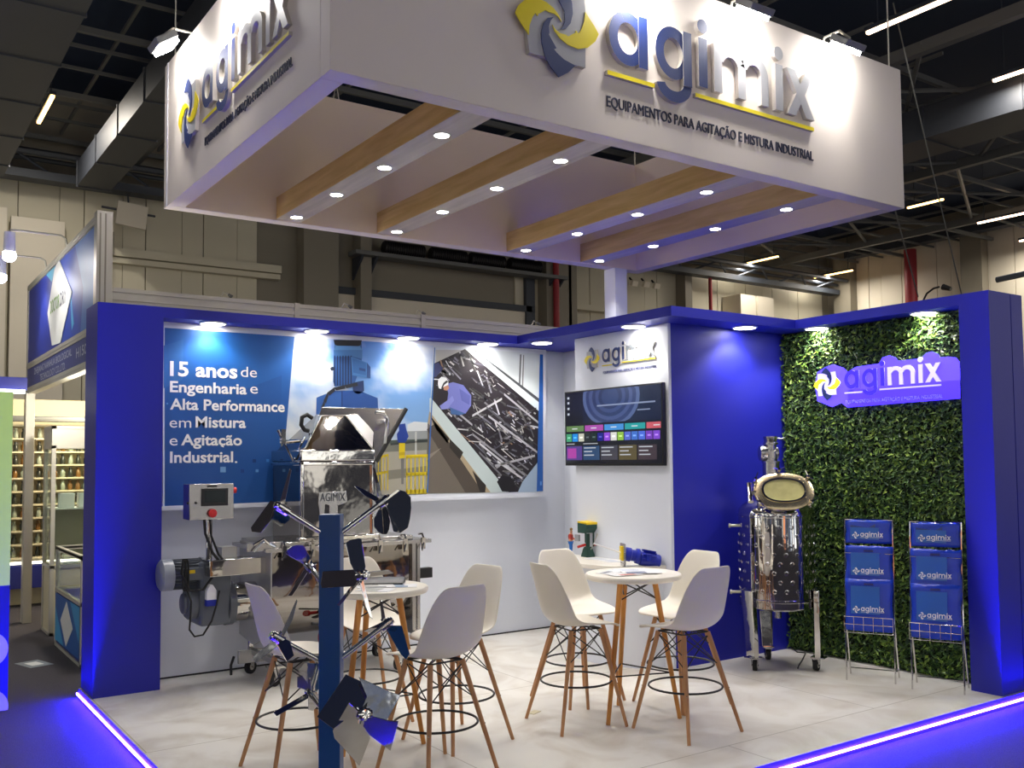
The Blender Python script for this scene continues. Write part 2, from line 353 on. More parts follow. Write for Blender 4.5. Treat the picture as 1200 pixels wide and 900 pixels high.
# blue roof beam with soffit, all round the stand
out = [(X0, 0.07), (X0, Yf), (Xtf, Yf), (Xtf, Ybf), (Xgf, Ybf), (Xgf, Ypi), (5.533, Ypi), (5.533, 0.07)]
struct(MB().prism([(x, y, Zs) for x, y in out], (0, 0, Zt-Zs)).build('trim_1', M['blue'], smooth=False), 'blue fascia and soffit running round the stand')
# hanging column of the canopy
struct(qbox('column', (4.98, -0.20, Zt), (5.14, -0.03, 3.607), M['white']), 'white square column between stand roof and canopy')
eb = MB(); eb.bb((-0.0170, -4.051, -0.078), (-0.0162, 0.07, -0.001)); eb.bb((-0.0170, -4.0508, -0.078), (5.6, -4.0502, -0.001))  # added band, its colour holds the blue LED glow on the pale edge
struct(eb.build('edge_glow_band', mat('edge_led_glow', rgb(60, 40, 150), 0.6), smooth=False), 'added band with blue LED glow painted on the platform edge')
# the blue light line along the platform edge
t = thing('led_strip', 'glowing blue light strip along the left and front edge of the platform', 'light strip', (-0.02, -4.06, -0.05))
qbox('left_run', (-0.026, -4.060, -0.050), (-0.0175, 0.10, -0.038), M['led'], t)
qbox('front_run', (-0.0175, -4.060, -0.050), (5.7, -4.0515, -0.038), M['led'], t)
# ------------------------------------------------------------------ the hall
def seams(name, a, b, step, z0, z1, m, nx=0, axis='x', plane=0.0):
    mb = MB(); n = int(abs(b-a)/step)
    for i in range(n):
        u0 = a+(b-a)*i/n; u1 = a+(b-a)*(i+1)/n; g = 0.012
        for (v0, v1, dd) in ((u0+g, u0+(u1-u0)*0.62-0.006, 0.06), (u0+(u1-u0)*0.62+0.006, u1-g, 0.055)):
            if axis == 'x': mb.bb((v0, plane-dd, z0), (v1, plane, z1))
            else: mb.bb((plane-dd, v0, z0), (plane, v1, z1))
    return mb.build(name, m, smooth=False)
HY, HX = 14.5, 28.0
struct(qbox('wall_hall_back', (-14, HY, -0.08), (HX+0.2, HY+0.2, 9.6), M['hallc']), 'hall back wall')
struct(qbox('wall_hall_right', (HX, -6, -0.08), (HX+0.2, HY, 9.6), M['hallc']), 'hall right wall')
struct(seams('wall_hall_panels', -9.0, 6.4, 1.28, 2.0, 7.6, M['hallw'], plane=HY), 'upper cladding panels of the hall back wall, left part')
struct(seams('wall_hall_panels', 13.9, 27.6, 1.28, 2.0, 7.6, M['hallw'], plane=HY), 'cladding panels of the hall back wall, right part')
struct(seams('wall_hall_panels', -4, 14.0, 1.28, 2.0, 9.0, M['hallp'], plane=HX, axis='y'), 'cladding panels of the hall right wall')
lg = MB(); lg.bb((-9, HY-0.34, 6.16), (6.9, HY-0.06, 6.34)); lg.bb((-9, HY-0.26, 6.02), (6.9, HY-0.06, 6.14)); lg.bb((15.6, HY-0.34, 6.05), (22, HY-0.06, 6.22))
struct(lg.build('trim_2', M['hallw'], smooth=False), 'ledge along the hall wall')
struct(qbox('ceiling', (-16, -16, 9.6), (32, 16, 9.8), M['deck']), 'dark roof deck of the hall')
bm = MB()
for x in (7.4, 8.9, 14.7, 15.5, 20.2): bm.bb((x, HY-0.5, 0), (x+(0.9 if x in (7.4, 14.7) else 0.3), HY-0.07, 7.6))
for y in (1.5, 8.4, 13.2): bm.bb((HX-0.45, y, 0), (HX-0.07, y+0.7, 9.2))
struct(bm.build('wall_hall_columns', M['hallc'], smooth=False), 'grey columns of the hall walls')
rf = MB()
for y in (2.0, 5.0, 8.2, 11.2, 14.0): rf.bb((-14, y, 8.40), (30, y+0.08, 8.50))
for y in (3.1, 4.1, 6.1, 7.1, 9.2, 10.2, 12.1, 13.1): rf.bb((-14, y, 8.55), (30, y+0.04, 8.61))
for x in range(-14, 30, 2): rf.bb((x, 1.5, 8.62), (x+0.05, 14.2, 8.68))
struct(rf.build('ceiling_purlins', M['mid'], smooth=False), 'roof purlins')
rf = MB()
for x in (-3.2, 3.4, 12.6, 16.0, 19.0, 24.2): rf.bb((x, -6, 8.15), (x+0.16, 14.3, 8.34))
for x0_, x1_ in ((12.6, 16.0), (16.0, 19.0), (19.0, 24.2)):
    for y in (1.0, 4.2, 7.6, 10.8): rf.tube([(x0_, y, 8.3), (x1_, y+2.6, 8.3)], 0.045, 5); rf.tube([(x0_, y+2.6, 8.3), (x1_, y, 8.3)], 0.045, 5)
struct(rf.build('ceiling_girders', M['mid'], smooth=False), 'roof girders and cross bracing')
rf = MB(); rf.bb((-9, HY-0.9, 7.45), (27.5, HY-0.5, 7.62)); rf.tube([(-9, HY-1.2, 7.9), (27.5, HY-1.2, 7.9)], 0.07, 6); rf.tube([(-9, HY-0.8, 7.9), (27.5, HY-0.8, 7.8)], 0.05, 6)
struct(MB().bb((HX-0.9, -6, 8.62), (HX-0.5, HY-1.4, 8.9)).build('ceiling_edge_beam', M['dkm']), 'dark edge beam along the hall right wall')
for x in range(-9, 27, 2): rf.tube([(x, HY-1.2, 7.9), (x+1, HY-0.7, 7.5), (x+2, HY-1.2, 7.9)], 0.03, 5)
struct(rf.build('ceiling_edge_truss', M['dkm'], smooth=False), 'dark edge truss where roof meets wall')
# ducts, roof lights, hall fittings
for nm, lb, a, b in (('air_duct', 'wide dark rectangular air duct at the far left of the roof', (-0.5, -2.0, 7.2), (0.82, 12.9, 8.0)), ('air_duct', 'dark rectangular air duct left of the white canopy', (2.12, 0.5, 7.2), (2.75, 12.9, 7.7)), ('air_duct', 'dark rectangular air duct over the right of the stand', (14.7, -1.0, 7.5), (15.8, 12.9, 8.1))):
    d = MB().bb(a, b)
    y = a[1]+1.5
    while y < b[1]: d.bb((a[0]-0.02, y, a[2]-0.02), (b[0]+0.02, y+0.05, b[2]+0.02)); y += 1.8
    tag(d.build(nm, M['duct']), lb, 'duct')
hl = [('nearest above the right end of the canopy', onZ(1015, 38, 8), 1.6, 0), ('far left beside the wide duct', onZ(45, 143, 8), 1.6, 1), ('leftmost of three over the green wall', onZ(867, 310, 8), 1.6, 1), ('middle one of three over the green wall', onZ(954, 325, 8), 1.6, 1),
      ('rightmost of three over the green wall', onZ(1010, 332, 8), 1.55, 1), ('long one at the right edge', onZ(1145, 261, 8), 2.6, 0), ('at the upper right edge beside a duct', onZ(1163, 94, 8), 1.6, 0), ('short one just right of the canopy corner', onZ(1063, 243, 8), 1.0, 1), ('at the top left of the canopy', onZ(305, 22, 8), 1.5, 1), ('small one below the long light', onZ(1194, 282, 8), 1.2, 0)]
for lb, p, ln, k in hl:
    t = thing('batten_light', 'glowing batten light under the roof, ' + lb, 'ceiling light', (p.x, p.y-ln/2, 8.0), 0, 'batten lights on the hall roof')
    qbox('housing', (p.x-0.05, p.y-ln, 8.0), (p.x+0.05, p.y, 8.06), M['dkm'], t)
    qbox('tube', (p.x-0.03, p.y-ln+0.02, 7.96), (p.x+0.03, p.y-0.02, 8.0), M['tubew' if k == 0 else 'tube'], t)
    al = bpy.data.lights.new('batten_glow', 'AREA'); al.shape = 'RECTANGLE'; al.size = 0.06; al.size_y = ln; al.energy = 55; al.color = (1, 0.93, 0.82); ao = bpy.data.objects.new('batten_glow', al); COL.objects.link(ao); ao.parent = t; ao.matrix_local = mw(t).inverted() @ Matrix.Translation((p.x, p.y-ln/2, 7.94))
    for yy_ in (p.y-0.2, p.y-ln+0.2): MB().cyl((p.x, yy_, 8.05), (p.x, yy_, 9.6), 0.01, n=6).build('rod', M['dkm'], t)
# roller door, hose shelf with bellows, pipes
a, b = onY(434, 338, HY-0.12), onY(636, 360, HY-0.12)
t = thing('roller_door', 'wide closed beige roller door in the hall back wall behind the stand', 'door', (10, HY-0.1, 0))
qbox('curtain', (8.05, HY-0.12, 0), (14.2, HY-0.06, 5.85), M['hallp'], t)
f = MB(); f.bb((7.95, HY-0.2, 5.85), (14.4, HY-0.06, 6.02)); f.bb((14.2, HY-0.2, 0), (14.5, HY-0.06, 7.6)); f.build('frame', M['dkm'], t)
t = thing('hose_shelf', 'long steel wall shelf high above the roller door', 'shelf', (10.5, HY-0.5, 6.6))
p0, p1 = onY(414, 305, HY-0.6), onY(662, 337, HY-0.6)
zsh = 6.78
qbox('board', (p0.x, HY-0.75, zsh), (p1.x, HY-0.3, zsh+0.1), M['mid'], t)
for q in (p0.x+0.2, p0.x+0.6, p1.x-0.5, p1.x-0.15): MB().prism([(q, HY-0.7, zsh), (q, HY-0.1, zsh), (q, HY-0.1, zsh-0.55)], (0.06, 0, 0)).build('bracket', M['dkm'], t)
for i, (u0, u1) in enumerate(((449, 496), (504, 545), (550, 590), (596, 632))):
    q0, q1 = onY(u0, 310, HY-0.5).x, onY(u1, 310, HY-0.5).x
    b = MB(); n = 36; pr = []
    for k in range(n+1): pr.append((0.15+(0.035 if k % 2 else 0), (q1-q0)*k/n))
    b.lathe(pr, (q0, HY-0.52, zsh+0.29), (1, 0, 0), 14)
    tag(b.build('bellows_hose', M['black']), 'black ribbed bellows hose on the high wall shelf, ' + ('leftmost', 'second from left', 'third from left', 'rightmost')[i] + ' of four', 'hose', 'bellows hoses on the wall shelf')
for nm, lb, x, zz, rr in (('sprinkler_pipe', 'dark red vertical pipe right of the roller door', 14.95, 7.5, 0.09), ('sprinkler_pipe', 'thin red vertical pipe on the hall wall behind the storage room', 21.2, 7.5, 0.06)):
    tag(MB().cyl((x, HY-0.62, 0), (x, HY-0.62, zz), rr, n=10).build(nm, M['redpipe']), lb, 'pipe')
rc_ = onX(1068, 345, HX-0.7)
tag(MB().cyl((HX-0.7, rc_.y, 0), (HX-0.7, rc_.y, 8.5), 0.2, n=12).build('red_column', M['redpipe']), 'thick red vertical column by the hall right wall', 'column')
p = onY(155, 252, HY-0.8)
t = thing('flat_heater', 'square pale panel hung on the hall wall left of the canopy', 'wall panel', p)
MB().box((p.x, HY-0.75, p.z), (0.62, 0.08, 0.50), mtx=Matrix.Rotation(R(6), 3, 'Y')).build('panel', M['hallp'], t)
MB().tube([(p.x-0.6, HY-0.7, p.z+0.12), (p.x+0.5, HY-0.7, p.z+0.06)], 0.025, 6).build('arm', M['dkm'], t)
MB().tube([(p.x-0.05, HY-0.7, p.z+0.2), (p.x-0.1, HY-0.7, p.z+0.7)], 0.018, 6).build('cable', M['dkm'], t)
p = onY(122, 281, HY-0.4)
t = thing('junction_box', 'grey junction boxes with dangling cable on the hall wall beside the neighbouring sign', 'junction box', p)
qbox('box', (p.x-0.22, HY-0.4, p.z-0.3), (p.x+0.2, HY-0.06, p.z+0.2), M['hallc'], t); qbox('lamp', (p.x-0.3, HY-0.35, p.z-0.95), (p.x+0.05, HY-0.06, p.z-0.82), M['black'], t)
MB().tube([(p.x, HY-0.3, p.z-0.3), (p.x+0.18, HY-0.3, p.z-0.6), (p.x, HY-0.3, p.z-0.85)], 0.02, 6).build('cable', M['black'], t)
# pale doors / boards at the far left of the hall
for i, (u0, u1) in enumerate(((-40, 7), (12, 75))):
    q0, q1 = onY(u0, 300, HY-0.3).x, onY(u1, 300, HY-0.3).x
    tag(qbox('tall_board', (q0, HY-0.35, -0.08), (q1, HY-0.22, 6.75 if i else 6.9), M['hallp']), ('tall pale board at the far left edge, cut by the frame', 'tall pale board behind the neighbouring sign, right of a dark slit')[i], 'board')
# floodlights and white boxes under the roof at the right
for i, (u, v) in enumerate(((743, 332), (757, 333), (769, 335))):
    p = onY(u, v, HY-0.7)
    t = thing('wall_floodlight', 'small pale floodlight on the hall wall right of the white column, ' + ('left', 'middle', 'right')[i] + ' of three', 'floodlight', p, 0, 'floodlights on the hall wall')
    MB().box(p, (0.22, 0.12, 0.16), mtx=Matrix.Rotation(R(20), 3, 'X')).build('head', M['hallp'], t); MB().cyl(p, p+Vector((0, 0.2, 0.2)), 0.03, n=6).build('arm', M['black'], t)
for i, (u0, u1) in enumerate(((868, 886), (888, 907))):
    q0, q1 = onY(u0, 350, HY-0.9), onY(u1, 375, HY-0.9)
    tag(qbox('wall_cabinet', (q0.x, HY-0.9, 5.2), (q1.x, HY-0.1, 7.0), M['hallp']), ('left', 'right')[i] + ' one of two pale cabinets high on the hall wall behind the storage room', 'cabinet')
p = onX(1100, 341, 24.5)
t = thing('gooseneck_lamp', 'black gooseneck lamp rising behind the top of the green wall', 'lamp', p)
q = [onX(u, v, 24.5) for u, v in ((1082, 352), (1086, 344), (1094, 338), (1101, 336))]
MB().tube([q[0]-Vector((0, 0, 0.6))]+q, 0.03, 6).build('arm', M['black'], t); MB().cyl(q[-1]-Vector((0, 0.1, 0.02)), q[-1]+Vector((0.0, -0.35, -0.12)), 0.09, 0.06, 8).build('head', M['black'], t)
p0, p1 = onX(1168, 328, 26.5), onX(1205, 320, 26.5)
tag(MB().tube([p0, p1, p1+(p1-p0)], 0.09, 8).build('roof_pipe', M['dkm']), 'dark horizontal pipe by the hall right wall at the right edge', 'pipe')
# ------------------------------------------------------------------ neighbouring row: cream rails behind the stand
t = thing('stand_rail', 'cream aluminium fascia rail of the stand behind, above the blue fascia', 'rail', (2.5, 0.55, 2.0))
zr = 3.06
b = MB(); b.bb((0.25, 0.50, zr-0.035), (5.8, 0.55, zr)); b.bb((0.25, 0.51, 2.2), (5.8, 0.54, zr-0.035)); b.bb((0.25, 0.497, zr-0.10), (5.8, 0.55, zr-0.065)); b.build('rail', M['alu'], t)
for x in (1.83, 3.12): qbox('post', (x-0.025, 0.49, -0.08), (x+0.025, 0.56, zr+0.005), M['alu'], t)
for i, (u, v) in enumerate(((258, 347), (400, 361), (487, 369), (623, 383))):
    p = onY(u, v, 0.53); p.z = zr
    c = thing('clip_lamp', 'small clamp lamp on the cream rail behind the stand, ' + ('first', 'second', 'third', 'fourth')[i] + ' from the left', 'lamp', p, 0, 'clamp lamps on the cream rail')
    MB().tube([p, p+Vector((0.03, 0, 0.05)), p+Vector((0.08, 0, 0.03))], 0.006, 6).build('arm', M['alu'], c); MB().cyl(p+Vector((0.07, 0, 0.035)), p+Vector((0.10, -0.01, 0.01)), 0.012, 0.018, 8).build('head', M['mid'], c)
# ================================================================== CANOPY
CX0, CX1, CY0, CY1, CZ0, CZ1 = 0.52, 5.408, -3.206, -0.06, 3.608, 4.729
RW = 0.125
can = thing('canopy', 'white hollow box canopy hung over the stand, open top and wooden beams across', 'canopy', (2.96, -1.63, CZ0))
b = MB(); b.bb((CX0, CY0, CZ0), (CX1, CY0+RW, CZ1)); b.build('front_panel', M['canopy'], can, bevel=0.004)
b = MB(); b.bb((CX0, CY1-RW, CZ0), (CX1, CY1, CZ1)); b.build('back_panel', M['canopy'], can, bevel=0.004)
b = MB(); b.bb((CX0, CY0+RW, CZ0), (CX0+RW, CY1-RW, CZ1)); b.build('left_panel', M['canopy'], can, bevel=0.004)
b = MB(); b.bb((CX1-RW, CY0+RW, CZ0), (CX1, CY1-RW, CZ1)); b.build('right_panel', M['canopy'], can, bevel=0.004)
for a_, c_ in (((CX0+RW, CY0+RW, CZ0+0.003), (CX1-RW, CY0+RW+0.004, CZ1-0.002)), ((CX0+RW, CY1-RW-0.004, CZ0+0.003), (CX1-RW, CY1-RW, CZ1-0.002)), ((CX0+RW, CY0+RW, CZ0+0.003), (CX0+RW+0.004, CY1-RW, CZ1-0.002)), ((CX1-RW-0.004, CY0+RW, CZ0+0.003), (CX1-RW, CY1-RW, CZ1-0.002))): qbox('inner_warm_tint', a_, c_, M['warm_tint'], can)  # added sheets whose beige stands for warm light bounced inside the canopy
qbox('edge_highlight', (CX0-0.004, CY1-0.10, CZ0), (CX0, CY1-0.07, CZ1), M['wletter'], can)  # white strip painting the highlight along the left panel's edge
BX = (1.48, 2.385, 3.745, 4.64); BYS = (-0.36, -1.135, -1.91, -2.67)
for x in BX:
    o = MB().bb((x-0.105, CY0+RW+0.004, CZ0+0.012), (x+0.105, CY1-RW-0.004, CZ0+0.19)).build('beam', M['beam'], can, bevel=0.002)
    MB().bb((x-0.103, CY0+RW, CZ0+0.009), (x+0.103, CY1-RW, CZ0+0.012)).build('soffit_face', M['beamb'], o)
def lamp_obj(loc, energy, ang, blend, parent, col=(1, 0.95, 0.87), rad=0.05, tgt=None):
    l = bpy.data.lights.new('spot', 'SPOT'); l.energy = energy; l.spot_size = R(ang); l.spot_blend = blend; l.color = col; l.shadow_soft_size = rad
    o = bpy.data.objects.new('spot', l); COL.objects.link(o)
    o.parent = parent
    wl = Vector(loc)
    o.matrix_local = mw(parent).inverted() @ (Matrix.Translation(wl) @ ((Vector(tgt)-wl).to_track_quat('-Z', 'Y').to_matrix().to_4x4() if tgt is not None else Matrix.Identity(4)))
    return o
def downlight(name, p, r, label, group, energy, ang, blend, tilt=None):
    t = thing(name, label, 'ceiling light', p, 0, group)
    MB().lathe([(r, 0), (r, -0.008), (r*0.86, -0.010), (r*0.86, -0.002)], p, (0, 0, 1), 28).build('trim_ring', M['wletter'], t)
    MB().lathe([(r*0.86, -0.0065), (r*0.5, -0.011), (0.001, -0.012)], p, (0, 0, 1), 24, caps=True).build('lens', M['lens'], t)
    lamp_obj((p[0], p[1], p[2]-0.03), energy, ang, blend, t)
ords = ('first', 'second', 'third', 'fourth')
for i, x in enumerate(BX):
    for j, y in enumerate(BYS):
        downlight('beam_downlight', (x, y, CZ0+0.009), 0.052, 'lit round downlight in the %s wooden beam from the left, %s from the back' % (ords[i], ords[j]), 'downlights in the canopy beams', P_CANOPY, 110, 0.7)
FL = [(0.857, -0.228), (1.709, -0.228), (2.565, -0.228), (3.40, -0.222), (3.79, -0.536), (3.78, -1.80), (4.633, -2.22), (5.20, -2.50), (5.20, -3.473)]
FW = ['above the blue text panel', 'above the sky photo, at its left', 'above the motor photo, at its right', 'above the photo of the worker', 'in the corner left of the television', 'above the television panel', 'above the blue storage wall', 'above the left end of the hedge', 'above the right end of the hedge']
for (x, y), wd in zip(FL, FW):
    pw_ = P_FASCIA*(0.5 if y > -0.3 else 0.6 if x < 4 else 1.0)
    downlight('soffit_downlight', (x, y, Zs), 0.104, 'lit round white downlight in the blue soffit ' + wd, 'downlights in the blue soffit', pw_, 130, 0.5)
# raised logos on the two visible sides
for nm, org, rt, nr, sc in (('front', (1.93, CY0, 4.19), (1, 0, 0), (0, -1, 0), 1.0), ('left', (CX0, -0.80, 4.125), (0, -1, 0), (-1, 0, 0), 0.81)):
    logo(org, rt, nr, sc, 0.028*sc+0.004, can)
# floodlights clipped to the top edge
def flood(p, d, label):
    t = thing('arm_floodlight', label, 'floodlight', p, 0, 'floodlights on the canopy edge')
    p = Vector(p); d = Vector(d)
    ez = Vector((0, 0, 1)); face = (-d*0.70 - ez*1.0).normalized(); rt = d.cross(ez).normalized(); up_ = rt.cross(face)
    m = Matrix((rt, up_, face)).transposed()
    c = p + d*0.17 - ez*0.065
    MB().box(c, (0.22, 0.17, 0.05), mtx=m).build('housing', M['mid'], t, bevel=0.006)
    MB().box(c+face*0.036, (0.19, 0.14, 0.04), mtx=m).build('lens', M['flood'], t)
    MB().tube([p-d*0.05+ez*0.0, p-d*0.03+ez*0.05, p+d*0.10+ez*0.05, c-face*0.03], 0.010, 6).build('arm', M['alu'], t)
    lamp_obj(c+face*0.09, P_FLOOD, 84, 0.7, t, (1, 0.96, 0.9), 0.06, c+face*1.0)
for x, lb in ((2.55, 'above emblem and lettering'), (3.50, 'above the letter m'), (4.50, 'above the letter x')):
    flood((x, CY0, CZ1), (0, -1, 0), 'floodlight on the front top edge of the canopy, ' + lb)
for y, lb in ((-0.66, 'above the left emblem'), (-1.75, 'above the left lettering')):
    flood((CX0, y, CZ1), (-1, 0, 0), 'white floodlight on the left top edge of the canopy, ' + lb)
# wires
for q in ((CX0+0.06, CY0+0.5), (CX0+0.06, CY1-0.06), (CX1-0.06, CY1-0.06), (CX1-0.06, CY0+0.06)):
    MB().tube([(q[0], q[1], CZ1), (q[0], q[1], 9.6)], 0.006, 5).build('hanging_wire', M['alu'], can)
wr = MB(); wr.tube([(1.9, CY1-0.06, CZ1), (1.93, CY1-0.06, CZ1+0.16), (1.96, CY1-0.06, CZ1)], 0.008, 5); wr.tube([(1.93, CY1-0.06, CZ1+0.16), (1.93, CY1-0.06, 9.6)], 0.008, 5)
wr.build('hanging_wire', M['alu'], can)
for i, (u0, v0, u1, v1) in enumerate(((1067, 90, 1120, 316), (1048, 243, 1072, 333))):
    p, q = atD(u0, v0, 15), atD(u1, v1, 18)
    tag(MB().tube([p+(p-q)*0.3, p, q, q+(q-p)*0.2], 0.012, 5).build('stay_wire', M['mid']), ('long', 'short')[i]+' slack steel stay wire right of the canopy', 'wire')
# ================================================================== MURAL (printed film on a flat board)
YM = -0.12
mu = thing('mural', 'long printed mural with white Portuguese text on blue and two industrial photos', 'mural', (2.36, YM, 1.32))
board = [onY(u, v, YM) for u, v in ((191, 374.5), (640, 410), (640, 583), (191, 596))]
MB().prism([Vector((max(p.x, Xr+0.001), YM+0.001, min(p.z, Zs-0.001))) for p in board], (0, 0.117, 0)).build('board', M['white'], mu, smooth=False)
_ly = [0]
def prt(mb, pts, col, ly, ox=0, oy=0, s=1.0):
    P = [onY(ox+x*s, oy+y*s, YM) for x, y in pts]
    mb.poly([Vector((p.x, YM-0.0004-0.0005*ly, p.z)) for p in P], col)
def smoothfield(mb, pxquad, nx, ny, fn, ly):
    (ax, ay), (bx, by), (cx, cy), (dx, dy) = pxquad       # tl tr br bl
    def pt(u, v): return ((ax*(1-u)+bx*u)*(1-v)+(dx*(1-u)+cx*u)*v, (ay*(1-u)+by*u)*(1-v)+(dy*(1-u)+cy*u)*v)
    if mb.lay is None: mb.lay = mb.bm.loops.layers.float_color.new('Col')
    g = []
    for j in range(ny+1):
        row = []
        for i in range(nx+1):
            x, y = pt(i/nx, j/ny); p = onY(x, y, YM); row.append(mb.bm.verts.new((p.x, YM-0.0004-0.0005*ly, p.z)))
        g.append(row)
    for j in range(ny):
        for i in range(nx):
            f = mb.bm.faces.new((g[j][i], g[j+1][i], g[j+1][i+1], g[j][i+1]))
            for l, (a, b) in zip(f.loops, ((i, j), (i, j+1), (i+1, j+1), (i+1, j))): l[mb.lay] = fn(a/nx, b/ny)
def mixc(a, b, t): t = max(0, min(1, t)); return tuple(a[i]+(b[i]-a[i])*t for i in range(4))
# --- text panel
b = MB()
def bluefield(u, v):
    n = noise.fractal(Vector((u*3, v*3, 1.3)), 1.0, 2.0, 3)
    return mixc(rgb(24, 92, 168), rgb(18, 72, 146), v+0.25*n)
smoothfield(b, ((193, 384), (345, 394.5), (328, 588), (193, 593)), 24, 30, bluefield, 0)
prt(b, [(192, 405), (215, 398), (214, 445), (192, 455)], rgb(40, 100, 172), 1); prt(b, [(250, 470), (330, 440), (328, 588), (262, 590)], rgb(20, 80, 152), 1)
for x, y, c, s_ in ((258, 547, (112, 160, 214), 6.5), (282, 550, (16, 62, 132), 4), (299.5, 550, (92, 146, 208), 3.4), (296, 538, (14, 54, 118), 4), (312, 538, (60, 122, 196), 3.4), (195, 472, (90, 150, 210), 2), (319, 549, (20, 60, 128), 2.5)):
    prt(b, [(x, y), (x+s_, y), (x+s_, y+s_), (x, y+s_)], rgb(*c), 2)
tp = b.build('text_panel', M['print'], mu, smooth=False, norm=False)
b = MB()
for s_, x0, x1, y, cap, bold in (('15 anos', 199, 278, 440.5, 17.5, 0.028), ('de', 282, 301, 441.5, 12, 0.0), ('Engenharia', 199, 289, 459.5, 13.2, 0.024), ('e', 293, 302, 461, 12, 0.0), ('Alta Performance', 199, 333.5, 480, 13.2, 0.024),
                              ('em', 198.5, 224, 501, 12.5, 0.0), ('Mistura', 229, 288, 501, 13.2, 0.024), ('e', 198.5, 208, 522, 12.5, 0.0), ('Agitação', 212, 283.5, 522, 13.2, 0.024), ('Industrial', 199, 273, 542.5, 13.4, 0.024), ('.', 275, 278, 542.5, 13, 0.0)):
    p0, p1 = onY(x0, y, YM), onY(x1, y-(x1-x0)*0.0, YM); h = (onY(x0, y-cap, YM)-p0).length
    b = MB(); letter(b, s_, (p0.x, YM-0.0020, p0.z), (1, 0, 0), UPV, (0, -1, 0), p1.x-p0.x, h, 0.0008, bold); b.build('lettering', M['wletter'], tp, smooth=False)
# --- sky and motor photo
b = MB()
def skyf(u, v):
    n = noise.fractal(Vector((u*2.6+3, v*4.2, 0.2)), 0.9, 2.1, 5)
    base = mixc(rgb(82, 136, 214), rgb(150, 190, 222), v*1.1)
    left = max(0, 0.55-u)*1.1
    c = mixc(base, rgb(226, 232, 238), 0.28+1.05*n+left*0.8-0.25*max(0, u-0.5))
    if v > 0.62: c = mixc(c, rgb(196, 212, 216), (v-0.62)*4)
    return c
smoothfield(b, ((345, 394.5), (508, 405), (499, 579), (328, 588)), 44, 44, skyf, 0)
Pq = lambda pts, c, ly: prt(b, pts, rgb(*c), ly, 340, 370, 0.26667)
Pq([(-40, 560), (1000*0.26667*0+612, 555), (600, 784), (-45, 815)], (120, 122, 112), 1)
Pq([(-30, 545), (60, 548), (60, 575), (-32, 570)], (74, 84, 84), 2); Pq([(420, 548), (612, 540), (612, 556), (420, 562)], (70, 84, 78), 2)
Pq([(515, 478), (545, 465), (606, 470), (606, 505), (515, 508)], (206, 212, 216), 2); Pq([(515, 508), (606, 505), (606, 542), (515, 544)], (150, 156, 158), 2)
Pq([(-48, 575), (50, 570), (50, 800), (-45, 810)], (16, 62, 130), 3)
Pq([(50, 570), (110, 560), (110, 790), (50, 800)], (24, 60, 120), 3)
Pq([(400, 600), (600, 590), (600, 780), (400, 786)], (168, 164, 150), 2); Pq([(430, 680), (600, 660), (600, 700), (430, 720)], (130, 128, 116), 3)
for x in (386, 400, 414, 428): Pq([(x, 612), (x+4, 610), (x+2, 765), (x-2, 768)], (214, 190, 30), 5)
Pq([(376, 620), (432, 606), (432, 616), (378, 632)], (222, 196, 28), 5); Pq([(376, 690), (430, 680), (430, 690), (376, 702)], (210, 186, 28), 5)
for x in (510, 528, 546, 564, 582, 598): Pq([(x, 618), (x+5, 617), (x+5, 780), (x, 781)], (224, 200, 24), 5)
Pq([(508, 612), (604, 608), (604, 622), (508, 626)], (230, 206, 24), 5); Pq([(508, 690), (604, 686), (604, 700), (508, 704)], (224, 200, 24), 5); Pq([(508, 765), (604, 762), (604, 782), (508, 783)], (206, 184, 26), 5)
Pq([(440, 560), (604, 545), (604, 552), (440, 570)], (54, 60, 60), 4); Pq([(548, 510), (556, 510), (556, 610), (548, 610)], (190, 194, 190), 4)
Pq([(476, 478), (505, 473), (510, 500), (520, 530), (505, 558), (472, 556), (468, 520), (478, 505)], (30, 62, 150), 6)
Pq([(478, 560), (504, 560), (504, 625), (478, 628)], (222, 198, 20), 6); Pq([(478, 600), (504, 598), (504, 612), (478, 614)], (196, 170, 20), 7); Pq([(486, 628), (500, 628), (498, 740), (488, 740)], (120, 120, 116), 5)
Pq([(115, 360), (190, 330), (300, 328), (384, 362), (386, 405), (386, 470), (112, 470)], (46, 92, 164), 6)
Pq([(228, 335), (300, 330), (384, 362), (384, 405), (228, 405)], (36, 78, 148), 7); Pq([(225, 332), (229, 332), (229, 470), (225, 470)], (22, 50, 104), 8)
Pq([(272, 295), (322, 285), (324, 330), (300, 345), (276, 335)], (32, 54, 100), 7)
Pq([(190, 172), (196, 124), (314, 122), (314, 205), (282, 300), (196, 312), (188, 290)], (46, 88, 150), 7)
for i in range(7): x = 192+i*12; Pq([(x, 176), (x+6, 175), (x+6, 306), (x, 308)], (24, 44, 86), 8)
Pq([(190, 150), (316, 150), (316, 190), (268, 178), (190, 182)], (66, 116, 176), 8); Pq([(200, 128), (300, 126), (316, 150), (192, 152)], (84, 136, 192), 8)
Pq([(190, 106), (314, 108), (310, 128), (300, 134), (205, 132), (194, 126)], (34, 34, 38), 9)
Pq([(266, 180), (336, 206), (352, 226), (352, 276), (272, 262)], (70, 124, 188), 9); Pq([(272, 186), (332, 208), (332, 262), (276, 250)], (54, 104, 168), 10); Pq([(336, 206), (352, 226), (352, 276), (336, 272)], (36, 72, 128), 10)
Pq([(302, 228), (330, 234), (330, 246), (302, 240)], (36, 72, 130), 11); Pq([(174, 232), (182, 224), (192, 226), (192, 240), (180, 242)], (40, 50, 70), 8)
cb = [(295, 300), (240, 312), (195, 322), (165, 345), (150, 380), (138, 412)]
